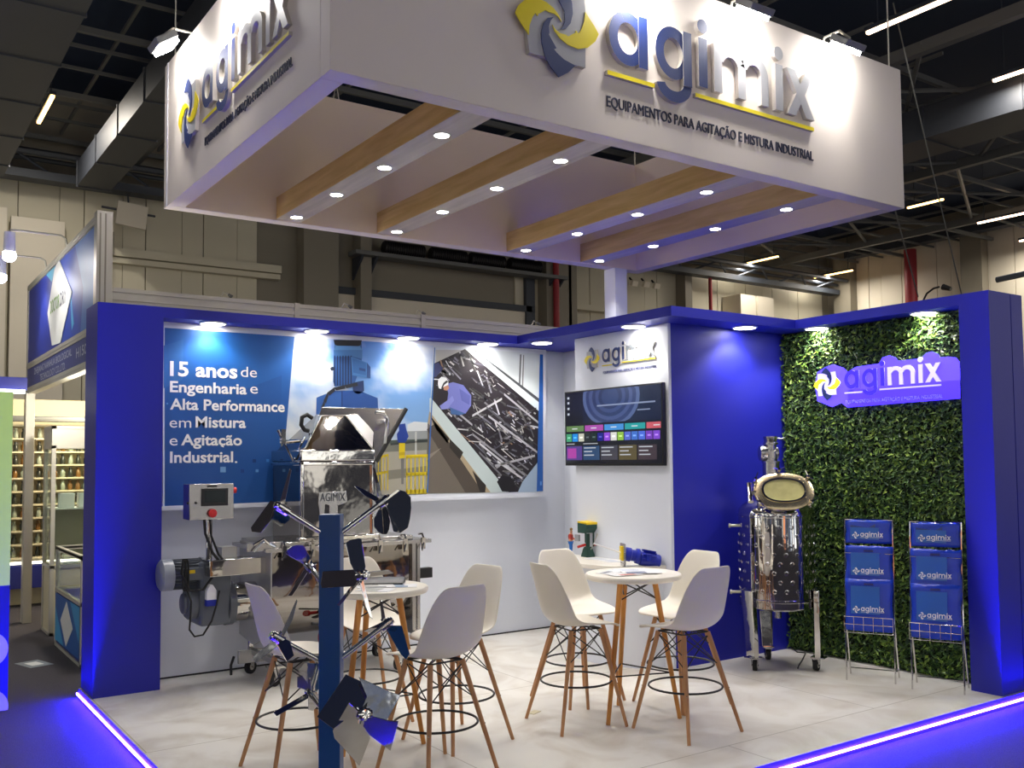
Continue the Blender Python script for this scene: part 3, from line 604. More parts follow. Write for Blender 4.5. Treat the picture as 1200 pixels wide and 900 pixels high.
for (x0_, y0_), (x1_, y1_) in zip(cb, cb[1:]):
    Pq([(x0_-2, y0_-7), (x1_-5, y1_-6), (x1_+6, y1_+7), (x0_+2, y0_+8)], (40, 44, 52), 12)
pm = b.build('motor_photo', M['print'], mu, smooth=False, norm=False)
# --- worker photo
b = MB(); rr = random.Random(11)
prt(b, [(508, 405), (636, 415), (636, 577), (499, 579)], rgb(206, 214, 218), 0)
Pq([(640, 150), (760, 150), (640, 208)], (190, 190, 184), 1); Pq([(1010, 170), (1016, 170), (1012, 300), (1004, 300)], (96, 100, 104), 1); Pq([(1024, 172), (1028, 172), (1024, 312), (1018, 306)], (120, 124, 126), 1)
Pq([(632, 210), (768, 146), (1098, 420), (1090, 640), (1010, 774), (950, 776), (620, 362)], (34, 28, 36), 2)
Pq([(768, 146), (802, 148), (1102, 386), (1098, 424)], (212, 224, 230), 3); Pq([(800, 148), (810, 148), (1104, 372), (1102, 388)], (70, 74, 80), 3)
Pq([(612, 362), (620, 362), (960, 775), (880, 776), (612, 420)], (192, 206, 208), 4); Pq([(612, 420), (880, 776), (846, 777), (604, 470)], (176, 160, 132), 4)
Pq([(604, 470), (846, 777), (600, 781)], (112, 104, 94), 4); Pq([(600, 500), (640, 470), (846, 777), (770, 778)], (80, 72, 64), 5); Pq([(615, 440), (640, 470), (700, 540), (690, 560), (640, 500)], (50, 44, 38), 5)
Pq([(700, 540), (760, 600), (745, 632), (700, 580)], (46, 42, 38), 6); Pq([(800, 680), (860, 745), (856, 776), (834, 776)], (40, 36, 34), 6); Pq([(610, 610), (664, 580), (600, 640)], (140, 132, 120), 6)
dx, dy = 0.78, 0.62
for i in range(430):
    t_ = rr.random(); s_ = rr.random()
    cx_ = 650+(1075-650)*t_+rr.uniform(-10, 10); lo = 215+(cx_-632)*0.78-(cx_ < 768)*0; lo = 146+(cx_-768)*0.83 if cx_ > 768 else 210-(cx_-632)*0.47; hi = 362+(cx_-620)*1.25; hi = min(hi, 770, 776-(cx_-1000)*1.8 if cx_ > 1000 else 776)
    cy_ = lo+18+(hi-lo-36)*s_
    if 650 < cx_ < 800 and 260 < cy_ < 430: continue
    L_ = rr.choice((5, 7, 9, 12, 16, 24, 36)); k = rr.random(); ang = rr.choice((0.67, 0.67, 0.7, -0.5, 1.2, 0.2)) + rr.uniform(-.15, .15); wd = rr.uniform(1.2, 4.0)
    g_ = int(60+180*k*k); ca, sa = math.cos(ang), math.sin(ang); c_ = (g_, g_, min(255, g_+rr.choice((0, 6, 14))))
    if rr.random() < 0.03: c_ = (160, 130, 108)
    Pq([(cx_-ca*L_-sa*wd*-1, cy_-sa*L_-ca*wd), (cx_+ca*L_+sa*wd, cy_+sa*L_-ca*wd), (cx_+ca*L_-sa*wd, cy_+sa*L_+ca*wd), (cx_-ca*L_-sa*wd, cy_-sa*L_+ca*wd)], c_, 4)
for (x0_, y0_, x1_, y1_, g_) in ((870, 440, 1085, 600, 190), (800, 520, 1030, 700, 150), (830, 560, 990, 690, 205), (910, 640, 1020, 715, 215), (800, 440, 930, 365, 200), (900, 660, 1075, 615, 185), (740, 430, 800, 480, 170), (940, 345, 1090, 470, 180), (830, 600, 960, 735, 120), (860, 400, 1000, 520, 90)):
    Pq([(x0_, y0_-5), (x1_, y1_-5), (x1_, y1_+5), (x0_, y0_+5)], (g_, g_, g_+8), 5)
Pq([(1020, 730), (1090, 640), (1086, 774), (1000, 776)], (168, 190, 214), 5); Pq([(930, 700), (985, 720), (985, 774), (930, 772), (908, 730)], (26, 24, 30), 6)
Pq([(684, 300), (715, 292), (760, 305), (795, 350), (794, 395), (770, 430), (730, 434), (705, 408), (668, 412), (656, 396), (690, 372), (694, 340)], (112, 118, 190), 7)
Pq([(656, 396), (690, 372), (712, 352), (720, 372), (690, 410), (664, 412)], (128, 134, 204), 8); Pq([(742, 320), (790, 352), (786, 392), (752, 372)], (92, 98, 170), 8); Pq([(700, 402), (770, 430), (742, 438), (706, 432)], (60, 96, 150), 8)
Pq([(672, 308), (692, 300), (698, 318), (688, 330), (674, 326)], (186, 136, 110), 8)
Pq([(648, 300), (650, 280), (664, 268), (684, 272), (694, 288), (694, 304), (672, 314), (660, 322), (652, 318)], (232, 236, 238), 9); Pq([(662, 318), (672, 296), (686, 284), (694, 290), (676, 304), (668, 320)], (50, 52, 60), 10)
Pq([(628, 215), (650, 205), (672, 232), (640, 270), (626, 268)], (60, 66, 110), 6); Pq([(1096, 170), (1110, 171), (1110, 771), (1082, 772)], (32, 92, 176), 12); Pq([(1096, 728), (1104, 728), (1104, 745), (1096, 745)], (96, 150, 220), 13)
Pq([(632, 140), (636, 140), (604, 778), (598, 778)], (60, 110, 180), 12)
b.build('worker_photo', M['print'], mu, smooth=False, norm=False)
lz_ = onY(500, 583, YM).z; qbox('ledge', (Xr+0.002, YM-0.010, lz_-0.03), (onY(641, 583, YM).x, -0.001, lz_), M['white'], mu)
# ================================================================== TELEVISION AND WALL LOGO
ty0, ty1, tz0, tz1 = -2.052, -0.790, 1.588, 2.250
tv = thing('television', 'large flat television on the white panel showing a smart menu', 'television', (3.86, -1.42, tz0))
qbox('casing', (3.851, ty0, tz0), (3.888, ty1, tz1), M['black'], tv, bevel=0.004)
qbox('wall_mount', (3.885, -1.75, 1.75), (Xtp, -1.15, 2.1), M['black'], tv)
b = MB(); rr = random.Random(5)
def tvp(u0, v0, u1, v1, c, ly=1):
    w_, h_ = ty1-ty0-0.028, tz1-tz0-0.034
    Q = [(u0, v0), (u0, v1), (u1, v1), (u1, v0)]
    b.poly([(3.8505-0.0004*ly, ty1-0.014-u*w_, tz1-0.013-v*h_) for u, v in Q], rgb(*c))
tvp(0, 0, 1, 1, (10, 13, 26), 0)
W_, H_ = ty1-ty0-0.028, tz1-tz0-0.034
def tvd(cu, cv, ru, rv, a0, a1, c, ly, inner=0.0):
    n = 30
    for i in range(n):
        t0, t1 = R(a0+(a1-a0)*i/n), R(a0+(a1-a0)*(i+1)/n)
        q = [(cu+ru*k*math.cos(t), cv+rv*k*math.sin(t)) for t, k in ((t0, 1), (t1, 1), (t1, inner), (t0, inner))]
        q = [(min(max(x, 0.2), 1.0), min(max(y, 0.0), 0.445)) for x, y in q]
        if inner == 0: q = q[:3]
        try: b.poly([(3.8505-0.0004*ly, ty1-0.014-u*W_, tz1-0.013-v*H_) for u, v in q], rgb(*c))
        except ValueError: pass
tvp(0.20, 0.0, 1.0, 0.445, (14, 20, 44), 1)
for k in range(7): tvd(0.50, 0.10, 0.30-k*0.035, 0.42-k*0.05, 0, 360, ((70, 84, 124), (40, 50, 90), (58, 70, 112), (36, 46, 84), (50, 62, 104), (32, 40, 78), (40, 52, 92))[k], 2+k)
tvp(0.36, 0.205, 0.95, 0.225, (120, 130, 156), 10); tvp(0.775, 0.30, 0.9, 0.315, (120, 130, 156), 10)
for v in (0.06, 0.13, 0.21, 0.29): tvp(0.022, v, 0.045, v+0.03, (176, 182, 194), 2)
for i, c in enumerate(((86, 116, 70), (150, 66, 150), (54, 126, 190), (30, 138, 138), (178, 78, 88))): tvp(0.008+i*0.213, 0.475, min(0.995, 0.208+i*0.213), 0.555, c, 3); tvp(0.075+i*0.213, 0.508, min(0.99, 0.135+i*0.213), 0.522, (190, 196, 200), 4)
for i, c in enumerate(((60, 140, 100), (20, 120, 196), (176, 176, 160), (18, 26, 30), (14, 34, 34), (16, 20, 120), (124, 64, 190), (196, 196, 190), (126, 168, 60), (76, 92, 180), (52, 96, 176), (62, 92, 190), (100, 50, 160), (110, 60, 180))): tvp(0.006+i*0.0705, 0.585, min(0.996, 0.069+i*0.0705), 0.695, c, 3); tvp(0.022+i*0.0705, 0.63, min(0.99, 0.052+i*0.0705), 0.65, tuple(min(255, q+70) for q in c), 4)
for i, c in enumerate(((70, 50, 120), (36, 62, 96), (54, 54, 66), (76, 68, 46), (56, 46, 54))):
    tvp(0.006+i*0.192, 0.76, 0.186+i*0.192, 0.955, c, 3)
    if i: 
        for k in range(3): tvp(0.016+i*0.192, 0.78+k*0.05, 0.016+i*0.192+(0.13, 0.09, 0.11)[k], 0.795+k*0.05, (166, 170, 178), 4)
    else: tvp(0.02, 0.79, 0.12, 0.93, (150, 48, 140), 4)
tvp(0.006, 0.722, 0.10, 0.735, (150, 154, 160), 3); tvp(0.2, 0.722, 0.36, 0.735, (150, 154, 160), 3)
b.build('display', M['tv'], tv, smooth=False, norm=False)
sg = thing('wall_sign', 'small raised company logo on the white panel above the television', 'sign', (Xtp, -1.5, 2.38))
logo((Xtp, -1.14, 2.513), (0, -1, 0), (-1, 0, 0), 0.342, 0.014, sg, dict(base=M['grey'], y=M['yellow'], b=M['navy'], ag=M['navy'], mix=mat('steel_grey_letter', rgb(128, 134, 142), 0.5), tag=mat('slate_letter', rgb(96, 104, 150), 0.5), ul=M['yellow']), name='sign')
# ================================================================== HEDGE
hb = struct(qbox('wall_hedge_backing', (5.29, Ypi, 0.0), (Xgw, Ybw, Zs), mat('hedge_backing', rgb(22, 34, 22), 0.9)), 'dark mat behind the artificial leaves')
lm = bpy.data.materials.new('boxwood_leaf'); lm.use_nodes = True; nt = lm.node_tree; bs = nt.nodes['Principled BSDF']; bs.inputs['Roughness'].default_value = 0.42
gi = nt.nodes.new('ShaderNodeNewGeometry'); cr = nt.nodes.new('ShaderNodeValToRGB'); e = cr.color_ramp.elements
e[0].color = rgb(28, 54, 30); e[1].color = rgb(150, 178, 74); e.new(0.35).color = rgb(50, 84, 38); e.new(0.75).color = rgb(88, 122, 48)
nt.links.new(gi.outputs['Random Per Island'], cr.inputs['Fac']); nt.links.new(cr.outputs['Color'], bs.inputs['Base Color'])
V, Fc = [], []
rr = random.Random(3)
for i in range(22000):
    y = rr.uniform(Ypi+0.005, Ybw-0.005); z = rr.uniform(0.012, Zs-0.01); x = 5.288-rr.random()**1.4*0.055
    n_ = Vector((-1, rr.uniform(-.8, .8), rr.uniform(-.3, 1.3))).normalized(); d_ = Vector((rr.uniform(-.6, .1), rr.uniform(-1, 1), rr.uniform(-1, 0.6))); d_ = (d_-n_*d_.dot(n_)).normalized(); s_ = n_.cross(d_)
    L_ = rr.uniform(0.014, 0.029); w_ = L_*rr.uniform(0.42, 0.6); c = Vector((x, y, z)); k = len(V)
    pts = [c-d_*L_, c+s_*w_*0.8-d_*L_*0.2+n_*0.003, c+d_*L_, c-s_*w_*0.8-d_*L_*0.2+n_*0.003, c-n_*0.003]
    pts = [Vector((min(p.x, 5.2895), min(max(p.y, Ypi+0.002), Ybw-0.002), max(p.z, 0.003))) for p in pts]
    V += pts; Fc += [(k, k+1, k+4), (k+1, k+2, k+4), (k+2, k+3, k+4), (k+3, k, k+4)]
me = bpy.data.meshes.new('hedge_leaves'); me.from_pydata(V, [], Fc); me.materials.append(lm)
o = bpy.data.objects.new('hedge_leaves', me); COL.objects.link(o); o['kind'] = 'stuff'; tag(o, 'dense artificial boxwood leaves covering the right wall', 'hedge')
# glowing acrylic sign on the hedge
sg = thing('acrylic_sign', 'blue glowing acrylic logo plate on the green hedge', 'sign', (5.23, -3.1, 2.05))
acr = glow('blue_lit_acrylic', (0.055, 0.028, 1.0, 1), 1.6, rgb(50, 50, 220))
outl = [(955, 452), (958, 436), (968, 430), (976, 427), (988, 431), (993, 436), (1003, 430), (1030, 426), (1034, 419), (1042, 416.5), (1049, 419), (1052, 423), (1080, 420), (1085, 414), (1092, 412), (1099, 415), (1101, 419), (1112, 418), (1120, 419), (1124, 424), (1125, 448), (1125.5, 467), (1060, 472), (993, 477.5), (986, 472), (975, 477), (958, 470)]
MB().prism([onX(u, v, 5.222) for u, v in outl], (0.008, 0, 0)).build('plate', acr, sg, smooth=False)
MB().prism([onX(u, v, 5.222) for u, v in ((994, 457.5), (1060, 451), (1125, 445), (1125.5, 467), (1060, 472), (993, 477.5))], (0.008, 0, 0)).build('clear_strip', mat('frosted_acrylic', rgb(110, 104, 170), 0.2), sg, smooth=False)
dk = mat('indigo_letter', rgb(44, 30, 190), 0.3); lt = mat('lilac_letter', rgb(176, 170, 236), 0.3)
gl = glow('lit_indigo', (0.03, 0.012, 0.5, 1), 0.8, rgb(44, 30, 190)); gw = glow('lit_lilac', (0.32, 0.28, 0.9, 1), 0.8, rgb(190, 186, 240)); gy = glow('lit_yellow', (0.7, 0.7, 0.02, 1), 0.8, rgb(240, 230, 10))
logo((5.222, -2.575, 2.245), (0, -1, 0), (-1, 0, 0), 0.43, 0.010, sg, dict(base=gw, y=gy, b=M['navy'], ag=gl, mix=gw, tag=lt, ul=gw), up=(0, -0.0, 1))
for y, z in ((-2.62, 2.33), (-2.6, 2.12), (-3.58, 2.08), (-3.5, 2.36)): MB().cyl((5.228, y, z), (5.30, y, z), 0.008, n=8).build('standoff', M['steel'], sg)
# ================================================================== STOOLS
def shell_mesh():
    rows = [(0.235, 0.596, 0.150, 0.0, 0.0), (0.226, 0.611, 0.182, 0.0, 0.004), (0.16, 0.619, 0.203, 0.0, 0.010), (0.05, 0.616, 0.213, 0.0, 0.022), (-0.05, 0.611, 0.216, 0.008, 0.038), (-0.115, 0.616, 0.217, 0.022, 0.055),
            (-0.160, 0.645, 0.216, 0.046, 0.050), (-0.185, 0.70, 0.213, 0.060, 0.026), (-0.203, 0.78, 0.205, 0.056, 0.006), (-0.222, 0.87, 0.190, 0.042, 0.0), (-0.240, 0.945, 0.168, 0.026, 0.0), (-0.252, 0.988, 0.140, 0.012, 0.0), (-0.258, 1.003, 0.112, 0.004, 0.0)]
    nu = 12; b = MB(); g = []
    for x, z, hw, fx, fz in rows:
        r = []
        for i in range(nu+1):
            u = -1+2*i/nu; k = abs(u)**2.4
            r.append(b.bm.verts.new((x+fx*k, hw*u, z+fz*k)))
        g.append(r)
    for a, c in zip(g, g[1:]):
        for i in range(nu): b.bm.faces.new((a[i], a[i+1], c[i+1], c[i]))
    return b
def make_stool(name):
    t = thing(name, 'x', 'bar stool')
    sh = shell_mesh().build('seat_shell', M['shell'], t)
    md = sh.modifiers.new('thick', 'SOLIDIFY'); md.thickness = 0.010; md.offset = 0
    md = sh.modifiers.new('sub', 'SUBSURF'); md.levels = 1; md.render_levels = 2
    tops = []; feet = []
    for sx, sy in ((1, 1), (1, -1), (-1, -1), (-1, 1)):
        a = Vector((0.02+sx*0.105, sy*0.105, 0.588)); f = Vector((0.0+sx*0.230, sy*0.230, 0.0)); tops.append(a); feet.append(f)
        b = MB(); b.cyl(f, a, 0.0105, 0.0155, 12); b.build('leg', M['legw'], t)
        c = MB(); q = f.lerp(a, 0.44); c.ball(q+Vector((sx, sy, 0)).normalized()*0.013, 0.004, 6, 4); c.build('screw', M['steel'], t)
    def at(i, z): return feet[i].lerp(tops[i], z/0.588)
    b = MB()
    for i in range(4):
        j = (i+1) % 4
        b.tube([at(i, 0.575), at(j, 0.395)], 0.0036, 6); b.tube([at(j, 0.575), at(i, 0.395)], 0.0036, 6)
        b.tube([at(i, 0.59)*1.0, (0.02, 0, 0.598)], 0.005, 6)
        b.ball(at(i, 0.575), 0.0085, 8, 5); b.ball(at(i, 0.395), 0.006, 8, 5)
    b.tube([at(0, 0.59), at(1, 0.59), at(2, 0.59), at(3, 0.59)], 0.005, 6, True)
    b.build('wire_brace', M['black'], t)
    rr_ = 0.222
    MB().tube([(0.008+rr_*math.cos(2*math.pi*i/36), rr_*math.sin(2*math.pi*i/36), 0.265) for i in range(36)], 0.0065, 8, True).build('foot_ring', M['black'], t)
    return t
ST = [((2.350, -2.803), -8, 'white shell bar stool on the left side of the right round table'),
      ((2.7915, -3.332), 92, 'white shell bar stool at the right round table, in front with its back lit lilac'),
      ((3.225, -2.85), 181, 'white shell bar stool at the right table, farthest right before the blue wall'),
      ((2.735, -2.335), 268, 'white shell bar stool behind the right round table, just before the white counter'),
      ((0.590, -2.625), 1, 'white shell bar stool left of the blue agitator post, beside the steel mixer'),
      ((1.165, -3.125), 97, 'white shell bar stool nearest the camera right of the blue agitator post'),
      ((1.565, -2.676), 189, 'white shell bar stool at the left round table, behind the nearest one and facing it'),
      ((1.33, -1.93), 264, 'white shell bar stool behind the left round table, partly hidden by the blue post')]
proto = make_stool('bar_stool')
for i, ((x, y), a, lb) in enumerate(ST):
    o = proto if i == 0 else copy_tree(proto)
    o.location = (x, y, 0); o.rotation_euler = (0, 0, R(a)); o['label'] = lb; o['group'] = 'white bar stools'
# ================================================================== TABLES
def make_table(name):
    t = thing(name, 'x', 'table')
    MB().lathe([(0.292, 0.872), (0.304, 0.876), (0.310, 0.886), (0.310, 0.900), (0.304, 0.908), (0.292, 0.911)], (0, 0, 0), (0, 0, 1), 56).build('table_top', M['ttop'], t)
    tops, feet = [], []
    for k in range(3):
        d = Vector((math.cos(R(120*k)), math.sin(R(120*k)), 0)); a = d*0.135+Vector((0, 0, 0.872)); f = d*0.281
        tops.append(a); feet.append(f); MB().cyl(f, a, 0.0135, 0.019, 12).build('leg', M['legt'], t)
    at = lambda i, z: feet[i].lerp(tops[i], z/0.872)
    b = MB()
    for i in range(3):
        j = (i+1) % 3
        b.tube([at(i, 0.745), at(j, 0.865)], 0.0045, 6); b.tube([at(j, 0.745), at(i, 0.865)], 0.0045, 6)
    for i in range(3): b.ball(at(i, 0.745), 0.009, 8, 5)
    b.build('wire_brace', M['black'], t)
    b = MB()
    for i in range(3): b.tube([at(i, 0.285), at((i+1) % 3, 0.285)], 0.005, 6)
    b.build('stretcher', M['black'], t)
    return t
tb = make_table('round_table'); tb.location = (2.75, -2.912, 0); tb.rotation_euler = (0, 0, R(71.5)); tb['label'] = 'round white bar table with amber legs, between four stools before the white counter'; tb['group'] = 'round bar tables'
t2 = copy_tree(tb); t2.location = (1.134, -2.465, 0); t2.rotation_euler = (0, 0, R(-36.5)); t2['label'] = 'round white bar table with amber legs, behind the blue agitator post'
# brochures
def sheet(name, lb, c, w_, h_, rz, z, cols, grp, cat='brochure'):
    t = thing(name, lb, cat, (c[0], c[1], z), R(rz), grp)
    o = MB().box((0, 0, 0.0012), (w_, h_, 0.0022)); me = o
    me.bm.transform(mw(t)); me.build('cover', M['paper'], t)
    b = MB(); rr = random.Random(int(c[0]*1000))
    for i, col in enumerate(cols):
        x0 = -w_*0.46+rr.random()*w_*0.3; y0 = -h_*0.46+i*h_*0.9/len(cols); q = [(x0, y0), (x0+w_*0.55, y0), (x0+w_*0.55, y0+h_*0.8/len(cols)), (x0, y0+h_*0.8/len(cols))]
        b.poly([mw(t) @ Vector((x, y, 0.0027)) for x, y in q], rgb(*col))
    b.build('print', M['print'], t, smooth=False, norm=False)
ZT = 0.911
g1, g2 = 'brochures on the right table', 'brochures on the left table'
sheet('brochure', 'white brochure with blue picture at the back of the right table', (2.82, -2.80), 0.21, 0.15, -28, ZT, [(60, 90, 170), (200, 205, 215)], g1)
sheet('brochure', 'grey and white leaflet lying left of centre on the right table', (2.65, -2.84), 0.21, 0.15, 20, ZT+0.001, [(130, 134, 140), (206, 206, 206), (90, 96, 110)], g1)
sheet('brochure', 'leaflet with reddish print at the front left of the right table', (2.62, -2.97), 0.20, 0.14, -12, ZT+0.004, [(190, 120, 110), (214, 210, 208)], g1)
sheet('brochure', 'leaflet with dark blue pictures at the front right of the right table', (2.77, -2.96), 0.24, 0.17, -30, ZT+0.0065, [(50, 70, 120), (120, 130, 150), (214, 214, 218)], g1)
sheet('brochure', 'brochure with blue grey cover at the right of the left table', (1.245, -2.55), 0.21, 0.15, -30, ZT, [(96, 124, 160), (120, 142, 170)], g2)
sheet('brochure', 'white leaflet with small pictures in the middle of the left table', (1.12, -2.49), 0.22, 0.15, -20, ZT+0.0025, [(110, 114, 116), (205, 205, 200), (150, 150, 146)], g2)
sheet('brochure', 'white leaflet under the others at the front of the left table', (1.06, -2.62), 0.20, 0.14, -50, ZT+0.0, [(170, 172, 170)], g2)
t = thing('tablet_stand', 'dark tablet on a low wedge stand on the left table', 'tablet', (1.2, -2.38, ZT), R(-35))
b = MB(); b.prism([mw(t) @ Vector(p) for p in ((-0.15, -0.07, 0.001), (-0.15, 0.07, 0.001), (-0.15, 0.07, 0.03), (-0.15, 0.02, 0.038), (-0.15, -0.07, 0.012))], (mw(t).to_3x3() @ Vector((0.30, 0, 0)))); b.build('wedge', M['black'], t)
# ================================================================== COUNTER with the things on it
yc = -1.43
t = thing('counter', 'white half round counter against the television panel', 'counter', (3.75, yc, 0))
def half(bx, ay, n=40): return [(Xtp-0.001-bx*math.cos(R(-90+180*i/n)), yc+ay*math.sin(R(-90+180*i/n))) for i in range(n+1)]
MB().prism([(x, y, 0.765) for x, y in half(0.44, 0.585)], (0, 0, 0.035)).build('counter_top', M['ttop'], t, bevel=0.004)
MB().prism([(x, y, 0.0) for x, y in half(0.35, 0.555)], (0, 0, 0.765)).build('body', M['white'], t)
ZC = 0.80
# figurine
p = onZ(669, 650.5, ZC)
t = thing('figurine', 'small painted figurine of a man in red jacket and blue trousers on the counter', 'figurine', p)
def skinmesh(name, chain, edges, m, parent, root=0):
    me = bpy.data.meshes.new(name); inv = mw(parent).inverted(); me.from_pydata([inv @ Vector(c[:3]) for c in chain], edges, []); me.materials.append(m)
    o = bpy.data.objects.new(name, me); COL.objects.link(o); o.parent = parent
    md = o.modifiers.new('skin', 'SKIN'); md.use_smooth_shade = True
    for v, c in zip(me.skin_vertices[0].data, chain): v.radius = (c[3], c[3])
    me.skin_vertices[0].data[root].use_root = True
    s = o.modifiers.new('sub', 'SUBSURF'); s.levels = 1; s.render_levels = 2
    return o
H = 0.225; sc_ = H/1.75; q = Vector(p)
fx = Vector((0.55, -0.83, 0)); sx = Vector((0.83, 0.55, 0))         # faces the green machine
def K(side, f, z, r): v = q+sx*(side*sc_)+fx*(f*sc_)+Vector((0, 0, z*sc_)); return (v.x, v.y, v.z, r*sc_)
body = [K(0, 0, .95, .13), K(0, 0, 1.2, .15), K(0, .01, 1.42, .12), K(0, .02, 1.52, .055), K(0, .06, 1.60, .09), K(0, .07, 1.70, .085),
        K(.10, 0, .88, .085), K(.11, .02, .50, .062), K(.11, -.02, .08, .048), K(.12, .12, .035, .038), K(-.10, 0, .88, .085), K(-.11, .02, .50, .062), K(-.11, -.02, .08, .048), K(-.12, .12, .035, .038),
        K(.20, 0, 1.42, .065), K(.25, .04, 1.15, .048), K(.16, .26, 1.08, .036), K(.12, .32, 1.09, .03), K(-.20, 0, 1.42, .065), K(-.25, .04, 1.15, .048), K(-.16, .26, 1.08, .036), K(-.12, .32, 1.09, .03)]
ed = [(0, 1), (1, 2), (2, 3), (3, 4), (4, 5), (0, 6), (6, 7), (7, 8), (8, 9), (0, 10), (10, 11), (11, 12), (12, 13), (2, 14), (14, 15), (15, 16), (16, 17), (2, 18), (18, 19), (19, 20), (20, 21)]
bo = skinmesh('body', body, ed, M['skin'], t)
ja = [K(0, 0, .98, .165), K(0, 0, 1.2, .18), K(0, .01, 1.42, .145), K(.20, 0, 1.41, .085), K(.255, .04, 1.15, .066), K(.17, .24, 1.085, .055), K(-.20, 0, 1.41, .085), K(-.255, .04, 1.15, .066), K(-.17, .24, 1.085, .055)]
skinmesh('jacket', ja, [(0, 1), (1, 2), (2, 3), (3, 4), (4, 5), (2, 6), (6, 7), (7, 8)], M['shirt'], t)
tr = [K(0, 0, .95, .15), K(.10, 0, .86, .105), K(.11, .02, .50, .082), K(.11, -.02, .10, .07), K(-.10, 0, .86, .105), K(-.11, .02, .50, .082), K(-.11, -.02, .10, .07)]
skinmesh('trousers', tr, [(0, 1), (1, 2), (2, 3), (0, 4), (4, 5), (5, 6)], M['jeans'], t)
hv = Vector(K(0, .045, 1.70, 0)[:3]); MB().ball(hv+Vector((0, 0, 0.014*sc_*5)), 0.105*sc_, 10, 6).build('hair', M['hair'], t)
b = MB()
for s_ in (.12, -.12): v = Vector(K(s_, .05, .028, 0)[:3]); b.ball(v, 0.075*sc_, 8, 5, (1.3, 1.3, .55))
b.build('shoes', M['black'], t)
# green model machine
p = onZ(689, 652.5, ZC); q = Vector(p)
t = thing('model_machine', 'small dark green model mixer with yellow top on the counter', 'model', q)
b = MB(); b.lathe([(0.048, 0), (0.048, 0.008), (0.034, 0.055), (0.024, 0.07)], q, (0, 0, 1), 4); b.cyl(q+Vector((0, 0, .06)), q+Vector((0, 0, .16)), 0.016, n=12); b.build('pedestal', M['green'], t)
b = MB(); b.prism([q+Vector(v) for v in ((-.05, -.02, .165), (-.05, .05, .165), (-.05, .05, .235), (-.05, -.05, .235), (-.05, -.05, .20))], (0.10, 0, 0)); b.cyl(q+Vector((-.035, -.02, .10)), q+Vector((-.035, -.02, .235)), 0.007, n=8); b.cyl(q+Vector((.035, -.02, .07)), q+Vector((.035, -.02, .235)), 0.006, n=8); b.build('head', M['green'], t, bevel=0.002)
MB().prism([q+Vector(v) for v in ((-.05, -.052, .225), (-.05, .05, .236), (-.05, .05, .246), (-.05, -.052, .240))], (0.10, 0, 0)).build('cap', M['yel'], t)
b = MB(); b.tube([q+Vector((-.075, .02, .07)), q+Vector((-.02, .0, .085))], 0.009, 8); b.tube([q+Vector((.03, -.03, .085)), q+Vector((.07, -.05, .082))], 0.008, 8); b.build('handle', M['red'], t)
qbox('gauge', q+Vector((-.075, .01, .11)), q+Vector((-.06, .05, .155)), M['steel'], t)
t.scale = (1.25, 1.25, 1.25)
# portable agitator lying on the counter
t = thing('portable_agitator', 'small blue motor agitator with yellow plate and white shaft lying on the counter', 'agitator', onZ(740, 659, ZC))
c0, c1 = onX(727, 647, 3.58), onX(770, 657, 3.58)
ax = Vector((0.88, -0.46, -0.20)).normalized(); pc = onX(730, 646, 3.60); pc.z = ZC+0.10
fm = Matrix.Rotation(math.atan2(ax.y, ax.x)+math.pi/2, 3, 'Z')
def AX(s_, r=0, a=0): return pc+ax*s_
b = MB(); b.box(pc, (0.13, 0.016, 0.16), mtx=fm); b.build('flange', M['steel'], t, bevel=0.003)
b = MB(); b.box(pc-ax*0.014+fm@Vector((-0.01, 0, 0)), (0.075, 0.016, 0.11), mtx=fm); b.build('plate', M['yel'], t, bevel=0.002)
b = MB(); b.lathe([(0.035, 0), (0.055, 0.02), (0.055, 0.06), (0.045, 0.065), (0.045, 0.10), (0.06, 0.105), (0.06, 0.13)], pc, ax, 18); b.build('gear_housing', M['mblue'], t)
b = MB(); b.lathe([(0.05, 0.135), (0.055, 0.14), (0.055, 0.29), (0.05, 0.30)], pc+Vector((0, 0, -0.012)), ax, 20)
for i in range(12):
    a_ = 2*math.pi*i/12; x_, y_, z_ = basis(ax); d = x_*math.cos(a_)+y_*math.sin(a_); b.prism([pc+ax*0.15+d*0.05+x_*0.0, pc+ax*0.26+d*0.05, pc+ax*0.26+d*0.062, pc+ax*0.15+d*0.062], y_*0.003)
b.box(pc+ax*0.2+Vector((-0.03, -0.05, 0.01)), (0.07, 0.03, 0.05), mtx=fm); b.build('motor', M['mblue'], t)
MB().cyl(pc, pc-ax*0.24+Vector((0, 0, 0.035)), 0.0065, n=10).build('shaft', M['wletter'], t)
e_ = pc-ax*0.24+Vector((0, 0, 0.035)); b = MB(); b.prism([e_+Vector(v) for v in ((0, 0, 0), (-.01, .02, -.05), (-.008, .03, -.05))], (0.003, 0, 0)); b.prism([e_+Vector(v) for v in ((0, 0, 0), (.0, -.045, .085), (.0, -.055, .075))], (0.003, 0, 0)); b.build('blade', M['alu'], t)
b = MB(); b.box((pc.x, pc.y, (ZC+pc.z-0.07)/2), (0.10, 0.016, pc.z-0.07-ZC), mtx=fm); b.build('foot', M['steel'], t)
q = onX(768, 660, 3.66); b = MB(); sp_ = pc+ax*0.22; b.bb((sp_.x-0.02, sp_.y-0.02, ZC), (sp_.x+0.02, sp_.y+0.02, sp_.z-0.05)); b.build('support', M['mblue'], t)
for i, (u, v, rz) in enumerate(((700, 655, 10), (716, 657.5, -15))):
    p = onZ(u, v, ZC); sheet('brochure', ('thin white flyer on the counter beside the green model', 'thin white flyer on the counter below the white agitator shaft')[i], p, 0.15, 0.21, rz, ZC, [(200, 204, 214)], 'flyers on the counter')
for i, (u, v, z_) in enumerate(((678, 632, 0),)):
    pass
